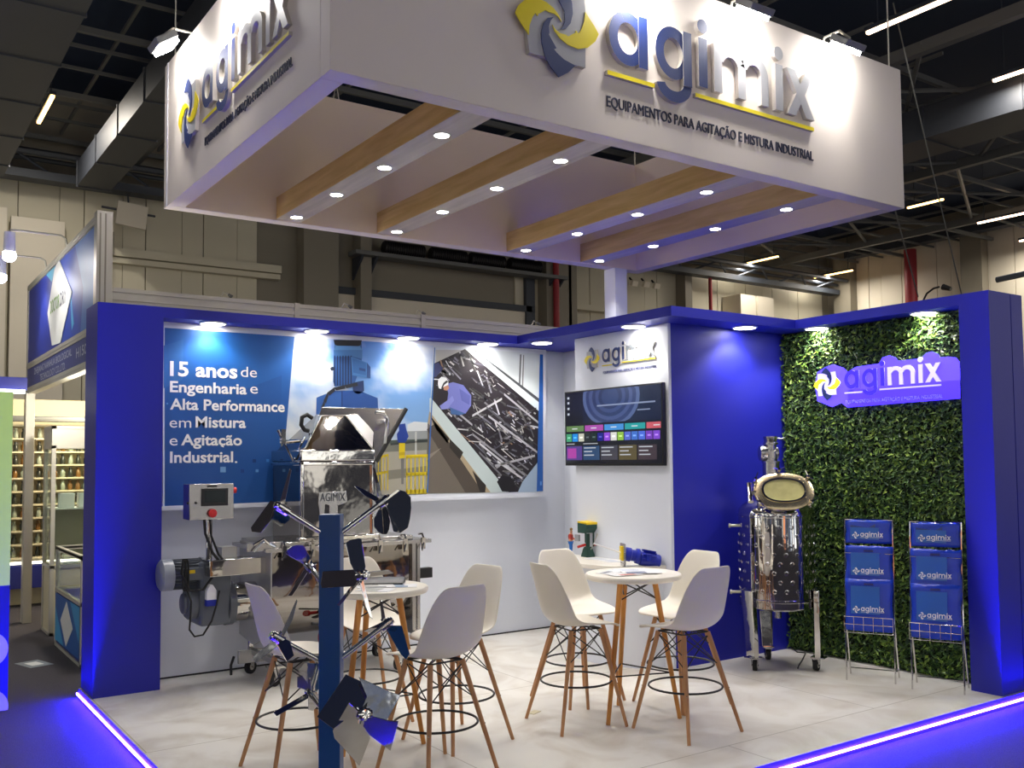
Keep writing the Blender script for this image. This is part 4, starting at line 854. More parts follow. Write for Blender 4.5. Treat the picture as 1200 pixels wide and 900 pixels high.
# small frame piece and paper on the floor
p = onZ(626, 835, 0); tag(MB().box((p.x, p.y, 0.002), (0.09, 0.05, 0.003), rz=0.4).build('paper_scrap', M['cream']), 'scrap of card on the platform by the left foot of a stool', 'paper')
# ================================================================== RACKS AND BAGS
def rack(c, ang, lb, labels, tiers, tilt=0.10):
    t = thing('wire_rack', lb, 'brochure rack', (c[0], c[1], 0), ang, 'wire brochure racks')
    W = 0.168; m = mw(t); T = lambda x, y, z: m @ Vector((x, y, z))     # local x = width, -y = front
    b = MB()
    for s_ in (-W, W):
        b.tube([T(s_*1.0, -0.06, 0), T(s_, -0.03, 0.42), T(s_, 0.05, 1.175)], 0.006, 8); b.tube([T(s_, -0.025, 0.45), T(s_*1.02, 0.17, 0)], 0.006, 8)
    b.tube([T(-W, 0.05, 1.175), T(W, 0.05, 1.175)], 0.006, 8); b.tube([T(-W*1.02, 0.15, 0.05), T(W*1.02, 0.15, 0.05)], 0.005, 8)
    b.build('frame', M['chrome'], t)
    b = MB()
    for z in (0.36, 0.42, 0.475): b.tube([T(-W, -0.112, z), T(W, -0.112, z)], 0.003, 6)
    for k in range(6): x = -W+2*W*k/5; b.tube([T(x, -0.112, 0.475), T(x, -0.112, 0.36), T(x, -0.02, 0.355)], 0.0025, 6)
    b.build('basket', M['chrome'], t)
    b = MB()
    for z in (0.72, 0.95):
        y = 0.05-(1.175-z)*0.105; b.tube([T(-W, y, z), T(-W, y-0.04, z-0.02), T(W, y-0.04, z-0.02), T(W, y, z)], 0.003, 6)
    b.build('pocket_wire', M['chrome'], t)
    for k, ((z0, z1, yo, dx, _lz), lbk) in enumerate(zip(tiers, labels)):
        g = thing('carrier_bag', lbk, 'bag', T(0, yo, z0), ang, 'blue printed carrier bags')
        hw = 0.163; n = 10; b = MB(); rows = []
        rr_ = random.Random(k*7+int(c[1]*-100))
        def yy(z): return 0.045-(1.175-z)*0.105+yo
        for j in range(n+1):
            z = z0+(z1-z0)*j/n; r = []
            for i in range(11):
                u = -1+2*i/10; wob = rr_.uniform(-0.002, 0.002)*(1.6 if j > n-3 else 0.5)
                r.append(b.bm.verts.new(T(dx+u*hw*(1.0+0.03*math.sin(j*0.9)), yy(z)-0.018*(1-u*u)+wob, z+(wob*1.5 if j == n else 0))))
            rows.append(r)
        b.skin(rows, closed=False)
        o = b.build('body', M['bag'], g, norm=False); md = o.modifiers.new('thick', 'SOLIDIFY'); md.thickness = 0.004; md.offset = 1 if False else -1
        zb = z0+(z1-z0)*0.0; lz = tiers[k][4] if len(tiers[k]) > 4 else z0+0.14
        def fr(x, z, d=0.022): return T(dx+x, yy(z)-d-0.003, z)
        nrm = (T(0, -1, 0)-T(0, 0, 0)); rt = T(1, 0, 0)-T(0, 0, 0); upv = (T(0, 0.105, 1)-T(0, 0, 0)).normalized()
        b = MB(); pt = min(z1-0.05, lz+0.20); b.prism([fr(-0.125, lz-0.03, .0245), fr(0.075, lz-0.03, .0245), fr(0.075, pt, .0245), fr(-0.125, pt, .0245)], nrm*0.0004); b.build('print_panel', M['bagp'], g, smooth=False)
        b = MB(); b.prism([fr(-0.125, lz+0.075, .022), fr(0.0, lz+0.055, .022), fr(0.05, lz+0.085, .022), fr(0.05, min(pt-.01, lz+0.13), .022), fr(-0.02, min(pt-.012, lz+0.12), .022), fr(-0.125, min(pt-.01, lz+0.14), .022)], nrm*0.0004); b.build('print_picture', M['bagd'], g, smooth=False)
        s = 0.082; logo(fr(-0.088, lz, 0.0256), rt, nrm, s*1.0, 0.0012, g, dict(base=M['wletter'], y=M['wletter'], b=M['wletter'], ag=M['wletter'], mix=M['wletter'], tag=M['wletter'], ul=M['wletter']), tagline=False, plate=False, up=upv)
        if z1-z0 > 0.18:
            hz = z1-0.035; b = MB(); b.prism([fr(-0.035, hz-0.008, .0255), fr(0.035, hz-0.008, .0255), fr(0.03, hz+0.008, .0255), fr(-0.03, hz+0.008, .0255)], nrm*0.0004); b.build('hand_hole', M['kblue'], g, smooth=False)
tl = lambda a: [(1.00, 1.168, 0.004, 0, 1.06), (0.70, 0.985, -0.022, 0.004, 0.80), (0.37, 0.745, -0.040, 0.004, 0.525)]
rack((4.80, -3.215), R(-62), 'wire stand with blue bags on the left, beside the steel tank', ['blue carrier bag in the top pocket of the left wire stand', 'blue carrier bag in the middle pocket of the left wire stand', 'blue carrier bag in the bottom basket of the left wire stand'], tl(0))
rack((4.915, -3.675), R(-66), 'wire stand with blue bags on the right, beside the blue end pillar', ['blue carrier bag in the top pocket of the right wire stand', 'blue carrier bag in the middle pocket of the right wire stand', 'blue carrier bag in the bottom basket of the right wire stand'], tl(0))
# ================================================================== TANK
tc = Vector((4.63, -2.50, 0)); TR = 0.292
tk = thing('process_tank', 'polished steel jacketed tank on casters with oval glass hatch', 'tank', tc)
b = MB(); b.lathe([(TR*0.55, 0.455), (TR*0.9, 0.468), (TR, 0.485), (TR, 0.53), (TR+0.006, 0.535), (TR+0.006, 0.55), (TR, 0.555), (TR, 1.18), (TR+0.004, 1.185), (TR+0.004, 1.197), (TR, 1.20), (TR*0.985, 1.235), (TR*0.9, 1.27), (TR*0.7, 1.305), (TR*0.4, 1.33), (0.001, 1.34)], tc, (0, 0, 1), 64, caps=True)
rows_ = 8; cnt = 0
for r_ in range(rows_):
    z = 0.62+r_*0.07
    for k in range(20):
        a = 2*math.pi*(k+0.5*(r_ % 2))/20; d = Vector((math.cos(a), math.sin(a), 0)); c = tc+d*(TR-0.002)+Vector((0, 0, z))
        b.lathe([(0.020, -0.004), (0.017, 0.003), (0.011, 0.004), (0.009, -0.004), (0.001, -0.005)], c, d, 10, caps=False)
b.build('vessel', M['chrome'], tk)
# legs with casters
def caster(c, r, parent, m=None, yaw=0.0):
    c = Vector(c); d = Vector((math.cos(yaw), math.sin(yaw), 0)); s_ = Vector((-d.y, d.x, 0))
    cs = MB(); cs.lathe([(r*0.95, -0.016), (r, -0.012), (r, 0.012), (r*0.95, 0.016)], c+Vector((0, 0, r)), s_, 22); o = cs.build('caster_wheel', m or M['rubber'], parent)
    k = MB(); k.lathe([(r*0.45, -0.019), (r*0.45, 0.019)], c+Vector((0, 0, r)), s_, 14); k.build('hub', M['alu'], o)
    f = MB()
    for q in (-1, 1): f.prism([c+s_*(q*0.023)+Vector((0, 0, r*0.8))-d*0.012, c+s_*(q*0.023)+Vector((0, 0, r*0.8))+d*0.012, c+s_*(q*0.023)+Vector((0, 0, r*2.25))+d*0.03, c+s_*(q*0.023)+Vector((0, 0, r*2.25))-d*0.03], s_*0.003)
    f.box(c+Vector((0, 0, r*2.3)), (0.075, 0.06, 0.008), rz=yaw); f.cyl(c+s_*-0.028+Vector((0, 0, r)), c+s_*0.028+Vector((0, 0, r)), 0.006, n=8); f.build('caster_fork', M['steel'], parent)
for k, (fp, yw) in enumerate(((onZ(885, 786, 0), 0.6), (onZ(957, 786, 0), 0.3), (onZ(900, 773, 0), 1.0))):
    fp = Vector((fp.x, fp.y, 0)); caster(fp, 0.042, tk, yaw=yw)
    d = (fp-tc); d.z = 0; d.normalize(); s_ = Vector((-d.y, d.x, 0)); top = tc+d*(TR+0.006)
    b = MB(); f2 = fp+Vector((0, 0, 0.105))
    b.prism([top+s_*-0.06+Vector((0, 0, 0.62)), top+s_*0.06+Vector((0, 0, 0.62)), f2+s_*0.045, f2+s_*-0.045], d*0.045); b.box(f2+d*0.02, (0.11, 0.09, 0.010), rz=math.atan2(d.y, d.x)); b.build('leg', M['chrome'], tk, bevel=0.004)
MB().cyl(tc+Vector((0, 0, 0.46)), tc+Vector((0, 0, 0.38)), 0.028, n=14).build('drain', M['steel'], tk)
for z in (1.105, 0.58):
    b = MB(); d = Vector((-0.72, 0.69, 0)); b.cyl(tc+d*(TR-0.01)+Vector((0, 0, z)), tc+d*(TR+0.075)+Vector((0, 0, z)), 0.012, n=10); b.cyl(tc+d*(TR+0.06)+Vector((0, 0, z)), tc+d*(TR+0.075)+Vector((0, 0, z)), 0.018, n=10); b.build('nozzle', M['alu'], tk)
# neck pipe with valve at the back
pn = onX(898, 540, 4.70); pn = Vector((4.68, pn.y, 0)); pn = Vector((4.70, -2.405, 0))
b = MB(); b.lathe([(0.066, 1.26), (0.066, 1.60), (0.072, 1.603), (0.072, 1.615), (0.05, 1.62), (0.05, 1.635), (0.062, 1.64), (0.062, 1.70), (0.05, 1.71), (0.045, 1.745), (0.06, 1.75), (0.06, 1.765), (0.05, 1.77), (0.056, 1.80), (0.056, 1.815), (0.001, 1.817)], pn, (0, 0, 1), 24); b.build('neck', M['steel'], tk)
b = MB(); b.lathe([(0.058, -0.09), (0.064, -0.075), (0.064, -0.035), (0.055, -0.03), (0.055, 0.05), (0.04, 0.06)], pn+Vector((0, 0, 1.68)), (0.82, -0.57, 0), 20); b.build('valve_body', M['steel'], tk)
b = MB(); b.tube([pn+Vector((0.04, -0.03, 1.80)), pn+Vector((0.075, -0.055, 1.795)), pn+Vector((0.10, -0.065, 1.805))], 0.006, 6); b.build('valve_lever', M['steel'], tk)
# oval hatch, tilted towards the viewer
hn = Vector((-0.58, -0.66, 0.56)).normalized(); hx = Vector((0.76, -0.65, 0)); hx = (hx-hn*hx.dot(hn)).normalized(); hy = hn.cross(hx)
hc = Vector(atD(918, 577, 7.25))
def oval(b, prof, c, n=48):
    rs = []
    for (ax_, ay_, h_) in prof: rs.append([b.bm.verts.new(c+hx*(ax_*math.copysign(abs(math.cos(2*math.pi*i/n))**0.85, math.cos(2*math.pi*i/n)))+hy*(ay_*math.copysign(abs(math.sin(2*math.pi*i/n))**0.85, math.sin(2*math.pi*i/n)))+hn*h_) for i in range(n)])
    b.skin(rs); return rs
b = MB(); rs = oval(b, [(0.16, 0.10, -0.16), (0.165, 0.105, -0.02), (0.215, 0.15, -0.018), (0.22, 0.155, 0.0)], hc); b.bm.faces.new(rs[0]); b.bm.faces.new(rs[-1]); b.build('hatch_collar', M['chrome'], tk)
b = MB(); oval(b, [(0.222, 0.157, 0.002), (0.225, 0.16, 0.010), (0.222, 0.157, 0.022), (0.195, 0.135, 0.030), (0.165, 0.108, 0.030), (0.158, 0.102, 0.024), (0.158, 0.102, 0.004)], hc); b.build('hatch_ring', M['brass'], tk)
b = MB(); oval(b, [(0.163, 0.106, 0.031), (0.163, 0.106, 0.038), (0.150, 0.094, 0.038), (0.150, 0.094, 0.028)], hc); b.build('glass_rim', M['chrome'], tk)
b = MB(); rs = oval(b, [(0.150, 0.094, 0.020), (0.150, 0.094, 0.028)], hc); b.bm.faces.new(rs[0]); b.bm.faces.new(rs[-1]); b.build('hatch_glass', mat('hatch_glass', rgb(196, 190, 132), 0.08, 0.0, noise_amt=0.2, nscale=18, coat=1.0), tk)
def wing(ax_, ay_):
    c = hc+hx*ax_+hy*ay_; o = (hx*ax_+hy*ay_).normalized(); b = MB()
    b.cyl(c-hn*0.03, c+hn*0.06, 0.008, n=10); b.lathe([(0.015, 0.03), (0.017, 0.045), (0.010, 0.06)], c, hn, 12); b.tube([c+hn*0.05-hx*0.0, c+hn*0.075+o.cross(hn)*0.045], 0.0045, 6); b.tube([c+hn*0.05, c+hn*0.075-o.cross(hn)*0.045], 0.0045, 6); b.box(c-hn*0.005-o*0.01, (0.03, 0.03, 0.02)); b.build('wing_nut', M['chrome'], tk)
for a_, r1, r2 in ((35, .235, .19), (150, .235, .19), (215, .235, .19), (-35, .235, .19), (95, .22, .175)): wing(r1*math.cos(R(a_)), r2*math.sin(R(a_)))
hp = hc-hx*0.25; b = MB(); b.cyl(hp-hy*0.08, hp+hy*0.08, 0.022, n=14); b.box(hp+hx*0.03, (0.07, 0.06, 0.03)); b.build('hinge', M['chrome'], tk)
# cable at the tank foot
q = [onZ(u, v, 0.008) for u, v in ((930, 760), (934, 764), (944, 765), (941, 772), (936, 780), (935, 783))]
tag(MB().tube(q, 0.005, 6).build('cable', M['black']), 'short black cable lying on the platform between tank and hedge', 'cable')
# ================================================================== MIXER (big steel machine by the back wall)
mx = thing('ribbon_mixer', 'large polished steel mixer with hopper, motor and control box along the back wall', 'mixing machine', (1.7, -0.45, 0))
YF, YB = -0.80, -0.12
def PY(pts, Y, dep): return MB().prism([onY(u, v, Y) for u, v in pts], (0, dep, 0))
# trough with U section
U = [(YF, 0.99), (YB, 0.99), (YB, 0.66)] + [(-0.46+0.34*math.cos(R(-180*i/14)), 0.66+0.34*math.sin(R(-180*i/14))) for i in range(1, 14)] + [(YF, 0.66)]
MB().prism([(1.125, y, z) for y, z in U], (1.18, 0, 0)).build('trough', M['hopm'], mx)
MB().prism([(1.112, y, z) for y, z in ((YF-0.005, 1.03), (YB, 1.03), (YB, 0.30), (-0.45, 0.26), (YF-0.005, 0.40))], (0.012, 0, 0)).build('end_plate', M['satin'], mx, bevel=0.002)
MB().prism([(2.305, y, z) for y, z in ((YF-0.005, 1.0), (YB, 1.0), (YB, 0.26), (YF-0.005, 0.26))], (0.035, 0, 0)).build('end_plate', M['steel'], mx, bevel=0.002)
b = MB(); b.bb((1.06, YF-0.04, 0.985), (2.44, YF+0.02, 1.015)); b.bb((1.06, YB-0.02, 0.985), (2.44, YB+0.03, 1.015)); b.bb((1.06, YF, 0.985), (1.12, YB, 1.015)); b.bb((2.31, YF, 0.985), (2.44, YB, 1.015)); b.bb((0.93, YF-0.02, 1.0), (1.2, YF, 1.06)); b.build('rim_flange', M['steel'], mx, bevel=0.002)
MB().bb((1.12, YF+0.01, 1.015), (2.30, YB-0.01, 1.05)).build('trough_lid', M['steel'], mx, bevel=0.006)
for x in (1.20, 1.42, 1.98, 2.20, 2.36):
    b = MB(); b.bb((x-0.015, YF-0.055, 0.94), (x+0.015, YF-0.035, 1.03)); b.tube([(x, YF-0.05, 1.03), (x, YF-0.03, 1.06), (x, YF+0.03, 1.055)], 0.008, 6); b.tube([(x, YF-0.055, 0.99), (x-0.03, YF-0.08, 0.93)], 0.006, 6); b.build('clamp', M['chrome'], mx)
b = MB(); b.tube([(0.98, YF-0.03, 1.05), (1.04, YF-0.06, 1.09), (1.09, YF-0.03, 1.05), (1.13, YF-0.06, 1.03)], 0.010, 6); b.tube([(0.97, YF-0.05, 1.0), (1.04, YF-0.06, 1.08)], 0.008, 6); b.build('latch', M['chrome'], mx)
# drive: shaft housing, gearbox, motor
b = MB(); b.lathe([(0.145, 0.93), (0.145, 1.115)], (0, -0.45, 0.60), (1, 0, 0), 30); b.build('shaft_housing', M['chrome'], mx)
b = MB(); b.lathe([(0.165, 0.885), (0.165, 0.935)], (0, -0.45, 0.60), (1, 0, 0), 26)
for i in range(6): a_ = 2*math.pi*i/6; b.cyl((0.93, -0.45+0.145*math.cos(a_), 0.60+0.145*math.sin(a_)), (0.955, -0.45+0.145*math.cos(a_), 0.60+0.145*math.sin(a_)), 0.014, n=6)
b.build('flange', M['mgrey'], mx)
b = MB(); b.prism([(0.67, y, z) for y, z in ((-0.58, 0.46), (-0.32, 0.46), (-0.30, 0.74), (-0.33, 0.92), (-0.57, 0.92), (-0.60, 0.74))], (0.225, 0, 0)); b.build('gearbox', M['mgrey'], mx, bevel=0.02)
b = MB(); b.lathe([(0.10, 0.60), (0.12, 0.62), (0.12, 0.67)], (0, -0.45, 0.62), (1, 0, 0), 24); b.lathe([(0.065, 0.575), (0.075, 0.58), (0.075, 0.61)], (0, -0.45, 0.62), (1, 0, 0), 18); b.build('end_cover', M['mgrey'], mx, bevel=0.004)
mo = MB(); mo.lathe([(0.092, 0.50), (0.092, 0.70), (0.115, 0.705), (0.115, 0.725)], (0, -0.45, 0.835), (1, 0, 0), 26)
for i in range(26):
    a_ = 2*math.pi*i/26; d = Vector((0, math.cos(a_), math.sin(a_))); s_ = Vector((0, -d.z, d.y)); c = Vector((0.505, -0.45, 0.835))
    mo.prism([c+d*0.088-s_*0.002, c+d*0.088+s_*0.002, c+d*0.110+s_*0.002, c+d*0.110-s_*0.002], (0.19, 0, 0))
mo.bb((0.55, -0.59, 0.80), (0.69, -0.54, 0.885)); motor = mo.build('motor', M['mgrey'], mx)
MB().lathe([(0.05, 0.405), (0.092, 0.412), (0.112, 0.428), (0.114, 0.50)], (0, -0.45, 0.835), (1, 0, 0), 28).build('fan_cowl', M['mlight'], motor)
qbox('warning_label', (0.59, -0.593, 0.85), (0.63, -0.590, 0.875), M['yel'], motor)
# control box on its pole
bk = MB(); bk.bb((0.70, -0.70, 0.825), (1.13, -0.52, 0.945)); bk.build('bracket', M['chrome'], mx, bevel=0.006)
MB().bb((0.835, -0.55, 0.93), (0.95, -0.42, 1.02)).build('bracket_plate', M['satin'], mx)
MB().cyl((0.72, -0.62, 0.84), (0.72, -0.62, 1.24), 0.022, n=14).build('pole', M['chrome'], mx)
cx0, cx1 = onY(222, 588, -0.72).x, onY(274, 588, -0.72).x; cz0, cz1 = 1.238, 1.492
cbx = MB().bb((cx0, -0.72, cz0), (cx1, -0.56, cz1)).build('control_box', M['steel'], mx, bevel=0.004)
s0, s1 = cx0+(cx1-cx0)*0.26, cx0+(cx1-cx0)*0.86
fr = qbox('screen_frame', (s0, -0.732, 1.335), (s1, -0.72, 1.46), M['black'], cbx, 0.003); qbox('screen', (s0+0.02, -0.7345, 1.36), (s1-0.02, -0.732, 1.445), M['screen'], cbx)
MB().lathe([(0.022, 0), (0.022, 0.012), (0.030, 0.014), (0.030, 0.026), (0.001, 0.03)], ((cx0+cx1)/2, -0.72, 1.283), (0, -1, 0), 18).build('stop_button', M['red'], cbx)
qbox('button_base', (cx1, -0.66, 1.40), (cx1+0.012, -0.60, 1.475), M['yel'], cbx); MB().cyl((cx1+0.012, -0.63, 1.44), (cx1+0.045, -0.63, 1.44), 0.022, n=14).build('side_button', M['red'], cbx)
qbox('logo_plate', ((cx0+cx1)/2-0.035, -0.723, 1.468), ((cx0+cx1)/2+0.035, -0.72, 1.482), M['black'], cbx)
for x in (cx0-0.012, cx0+0.045): MB().ball((x, -0.725, 1.36), 0.010, 8, 5).build('knob', M['black'], cbx)
q = [(0.66, -0.70, 1.24), (0.665, -0.71, 1.14), (0.72, -0.70, 1.0), (0.79, -0.66, 0.92)]
b = MB(); b.tube(q, 0.010, 8); b.tube([(0.70, -0.70, 1.24), (0.71, -0.70, 1.12), (0.77, -0.68, 0.98), (0.82, -0.62, 0.94)], 0.008, 8)
cab = [onY(u, v, -0.66) for u, v in ((215, 655), (213, 672), (222, 692), (238, 691), (252, 672), (258, 664))]; b.tube(cab, 0.009, 8)
cab = [onY(u, v, -0.66) for u, v in ((219, 690), (224, 705), (223, 725), (222, 738), (228, 746), (238, 744), (248, 728), (254, 708), (257, 692))]; b.tube(cab, 0.007, 8)
for u in (216, 219): b.tube([onY(u+2*math.cos(R(a_)), 674+19*math.sin(R(a_)), -0.60) for a_ in range(0, 360, 20)], 0.007, 6, True)
b.build('cable', M['rubber'], mx)
p = onY(248, 698, -0.64); pl = MB(); pl.prism([p+Vector(v) for v in ((-.035, 0, -.03), (.035, 0, -.03), (.035, 0, .035), (0.01, 0, .075), (-.01, 0, .08), (-.035, 0, .035))], (0, 0.05, 0)); plo = pl.build('plug', M['wletter'], mx); qbox('plug_socket', p+Vector((-.035, -.002, -.075)), p+Vector((.045, .05, -.03)), M['mblue'], plo)
# legs and casters
for x, y in ((1.17, -0.22), (1.17, -0.74), (2.16, -0.80), (2.26, -0.22)):
    b = MB(); b.cyl((x, y, 0.13), (x, y, 0.45), 0.024, n=14); b.bb((x-0.05, y-0.05, 0.135), (x+0.08, y+0.05, 0.15)); b.build('leg', M['chrome'], mx); caster((x, y, 0), 0.055, mx, yaw=0.5)
b = MB(); b.bb((1.05, -0.30, 0.10), (1.30, -0.27, 0.20)); b.bb((1.15, -0.78, 0.16), (1.19, -0.2, 0.20)); b.build('foot_bracket', M['satin'], mx, bevel=0.003)
MB().tube([(1.02, -0.28, 0.16), (0.99, -0.3, 0.10), (0.985, -0.32, 0.03)], 0.010, 6).build('brake_lever', M['black'], mx)
b = MB(); b.bb((2.27, YF-0.03, 0.30), (2.30, YF-0.0, 0.985)); b.bb((2.315, YF-0.03, 0.30), (2.34, YF-0.0, 0.985)); b.build('upright', M['steel'], mx)
MB().cyl((2.3, -0.46, 0.93), (2.56, -0.46, 0.93), 0.028, 0.022, n=16).build('shaft_end', M['chrome'], mx)
qbox('junction', (2.34, -0.80, 0.70), (2.47, -0.74, 0.78), M['black'], mx)
b = MB(); b.lathe([(0.055, 0), (0.055, 0.02), (0.03, 0.025), (0.03, 0.13), (0.055, 0.135), (0.055, 0.155)], (1.48, -0.86, 0.33), (1, 0, 0), 20); b.build('valve', M['red'], mx); b = MB(); b.tube([(1.57, -0.86, 0.33), (1.57, -0.86, 0.42), (1.40, -0.88, 0.45)], 0.012, 6); b.cyl((1.60, -0.80, 0.2), (1.60, -0.80, 0.45), 0.03, n=12); b.build('valve_handle', M['black'], mx)
# hopper tower
fr0 = [(352, 541), (440, 541), (440, 610), (352, 610)]
h0, h1 = onY(352, 575, YF), onY(440, 575, YF)
hx0, hx1 = h0.x, h1.x; zb, zt = 1.05, 1.645
MB().bb((hx0+0.02, YF+0.02, zb), (hx1-0.02, YB-0.06, zt-0.01)).build('hopper', M['hopm'], mx)
b = MB()
for x in (hx0, hx1-0.03): b.bb((x, YF-0.005, zb), (x+0.03, YF+0.03, zt))
b.bb((hx0, YF-0.005, zt-0.03), (hx1, YF+0.03, zt)); b.bb((hx0-0.02, YF-0.03, zb-0.005), (hx1+0.02, YF+0.03, zb+0.03)); b.bb((hx0, YF, zt-0.03), (hx0+0.03, YB-0.05, zt)); b.bb((hx1-0.03, YF, zt-0.03), (hx1, YB-0.05, zt)); b.build('frame', M['chrome'], mx, bevel=0.008)
MB().bb((hx0+0.0, YF+0.0, zt), (hx1-0.0, YB-0.06, 1.735)).build('collar', M['chrome'], mx, bevel=0.012)
# raised plate with the maker's name
pb_ = [(374, 577), (406, 575), (407, 588), (403, 590), (396, 592), (396, 608), (386, 608), (386, 592), (381, 590), (380, 605), (375, 603), (373, 590)]
MB().prism([onY(u, v, YF+0.012) for u, v in pb_], (0, 0.008, 0)).build('name_plate', M['steel'], mx, bevel=0.002)
b = MB(); p0, p1 = onY(376, 587, YF), onY(405, 586, YF); letter(b, 'AGIMIX', (p0.x, YF+0.0115, p0.z-0.004), (1, 0, 0), UPV, (0, -1, 0), p1.x-p0.x, 0.06, 0.003, 0.0); b.build('name_lettering', M['duct'], mx, smooth=False)
# hood: sloped front, open lid, handles
A = [onY(357, 527, YF+0.01), onY(437, 527, YF+0.01)]; 
hb0, hb1 = A[0], A[1]; zh = 2.035
ft = [onY(377, 485, YF+0.22), onY(404, 486, YF+0.22), onY(432, 482, YF+0.30)]
b = MB(); yb = YB-0.10
PA, PB_ = Vector((hb0.x, YF+0.01, 1.735)), Vector((hb1.x, YF+0.01, 1.735)); PC, PD = onY(405, 487, YF+0.20), onY(377, 487, YF+0.20); PE = onY(440, 481, YF+0.24)
PF, PG = Vector((PD.x+0.12, yb, PD.z+0.03)), Vector((PE.x+0.12, yb, PD.z+0.03)); PH, PI = Vector((hb1.x, yb, 1.735)), Vector((hb0.x, yb, 1.735))
vs_ = [b.bm.verts.new(v) for v in (PA, PB_, PC, PD, PE, PF, PG, PH, PI)]
for q in ((0, 1, 2, 3), (1, 4, 2), (3, 2, 4, 6, 5), (1, 7, 6, 4), (0, 3, 5, 8), (5, 6, 7, 8), (0, 8, 7, 1)): b.bm.faces.new([vs_[i] for i in q])
b.build('hood', M['hopm'], mx, smooth=False)
b = MB(); b.tube([PA, PD, PC, PB_], 0.006, 6); b.tube([PC, PE], 0.005, 6); b.build('hood_edge', M['steel'], mx)
b = MB(); nq = (PE-PB_).cross(PC-PB_).normalized(); nq = nq if nq.y < 0 else -nq; cg = (PB_+PE+PC)/3; b.prism([cg+(p-cg)*0.93+nq*0.002 for p in (PB_, PE, PC)], nq*0.003); b.build('hood_window', M['satin'], mx, smooth=False)
lid = [onY(377, 477, YF+0.36), onY(476, 479, YF+0.02), onY(441, 541, YF+0.02), onY(356, 535, YF+0.34)]
nn = (lid[1]-lid[0]).cross(lid[3]-lid[0]).normalized(); nn = nn if nn.y > 0 else -nn
MB().prism(lid, nn*0.018).build('lid', M['steel'], mx, bevel=0.003)
MB().tube([lid[1], lid[2]], 0.018, 8).build('lid_seal', M['rubber'], mx)
hd = [onY(u, v, YF+0.02) for u, v in ((440, 483.5), (449, 484), (454, 491), (453, 505), (451, 520))]; MB().tube(hd, 0.016, 10).build('lid_handle', M['chrome'], mx)
hd = [onY(u, v, YF+0.30) for u, v in ((366, 490), (360, 486), (354, 489), (353, 498), (357, 504), (362, 505))]; MB().tube(hd, 0.017, 10).build('side_handle', M['rubber'], mx)
b = MB(); q = lambda u, v: onY(u, v, YF+0.12); b.tube([q(325.5, 504), q(343, 540), q(357, 512)], 0.012, 8); b.bb(Vector((q(329, 505).x, YF+0.10, q(329, 520).z)), Vector((q(334, 505).x, YF+0.14, q(334, 503).z))); b.tube([q(332, 519), q(352, 517)], 0.010, 8); b.build('lid_stay', M['chrome'], mx)
# ================================================================== AGITATOR POST
pc_ = Vector((0.43, -3.43, 0)); pst = thing('agitator_post', 'dark blue square post in the foreground carrying eight polished steel impellers', 'display post', pc_)
ang = math.atan2(_right.y, _right.x)
zt_ = 1.40
b = MB(); b.box((pc_.x, pc_.y, zt_/2), (0.098, 0.098, zt_), rz=ang); b.build('column', M['post'], pst, bevel=0.004)
b = MB(); b.box((pc_.x, pc_.y, 0.005), (0.30, 0.30, 0.010), rz=ang); b.build('base_plate', M['post'], pst, bevel=0.003)
vu = Vector((RIGHT.x, RIGHT.y, 0)).normalized(); vf = Vector((FWD.x, FWD.y, 0)).normalized()
def impeller(px, py, D, base_z, blades, hubr=0.022, arm_r=0.013):
    """blades: outline as measured on the photo, and the slope of the blade's plane (depth per metre to the right, per metre down)"""
    h = Vector(atD(px, py, D)); c = Vector((pc_.x, pc_.y, 0)); d2 = Vector((h.x-c.x, h.y-c.y, 0))
    st = c + d2.normalized()*0.05; st.z = base_z
    ax_ = (h-st).normalized()
    o = MB().cyl(st, h+ax_*0.015, arm_r, n=14).build('impeller', M['chrome'], pst)
    b = MB(); b.lathe([(hubr, -0.03), (hubr, 0.028), (hubr*0.75, 0.034), (hubr*0.75, 0.04), (0.001, 0.042)], h, ax_, 20)
    for k in range(3): a_ = R(120*k+20); x_, y_, z_ = basis(ax_); dd = x_*math.cos(a_)+y_*math.sin(a_); b.cyl(h+dd*hubr*0.8, h+dd*(hubr+0.012), 0.007, n=8)
    b.build('hub', M['chrome'], o)
    for pts, (gx, gy), off in blades:
        P = []
        for (u, v) in pts:
            k = D/F; P.append(atD(u, v, D + off + gx*(u-px)*k + gy*(v-py)*k))
        n_ = Vector((0, 0, 0)); m_ = len(P)
        for i in range(m_): n_ += (P[i]-P[0]).cross(P[(i+1) % m_]-P[0])
        n_.normalize(); n_ = n_ if n_.dot(FWD) > 0 else -n_
        cc = sum(P, Vector())/m_; q = h + (cc-h)*0.22                       # a stub ties the blade to its hub
        b = MB(); b.prism(P, n_*0.0035); b.build('blade', M['chrome'], o, bevel=0.0012, smooth=False, seg=1)
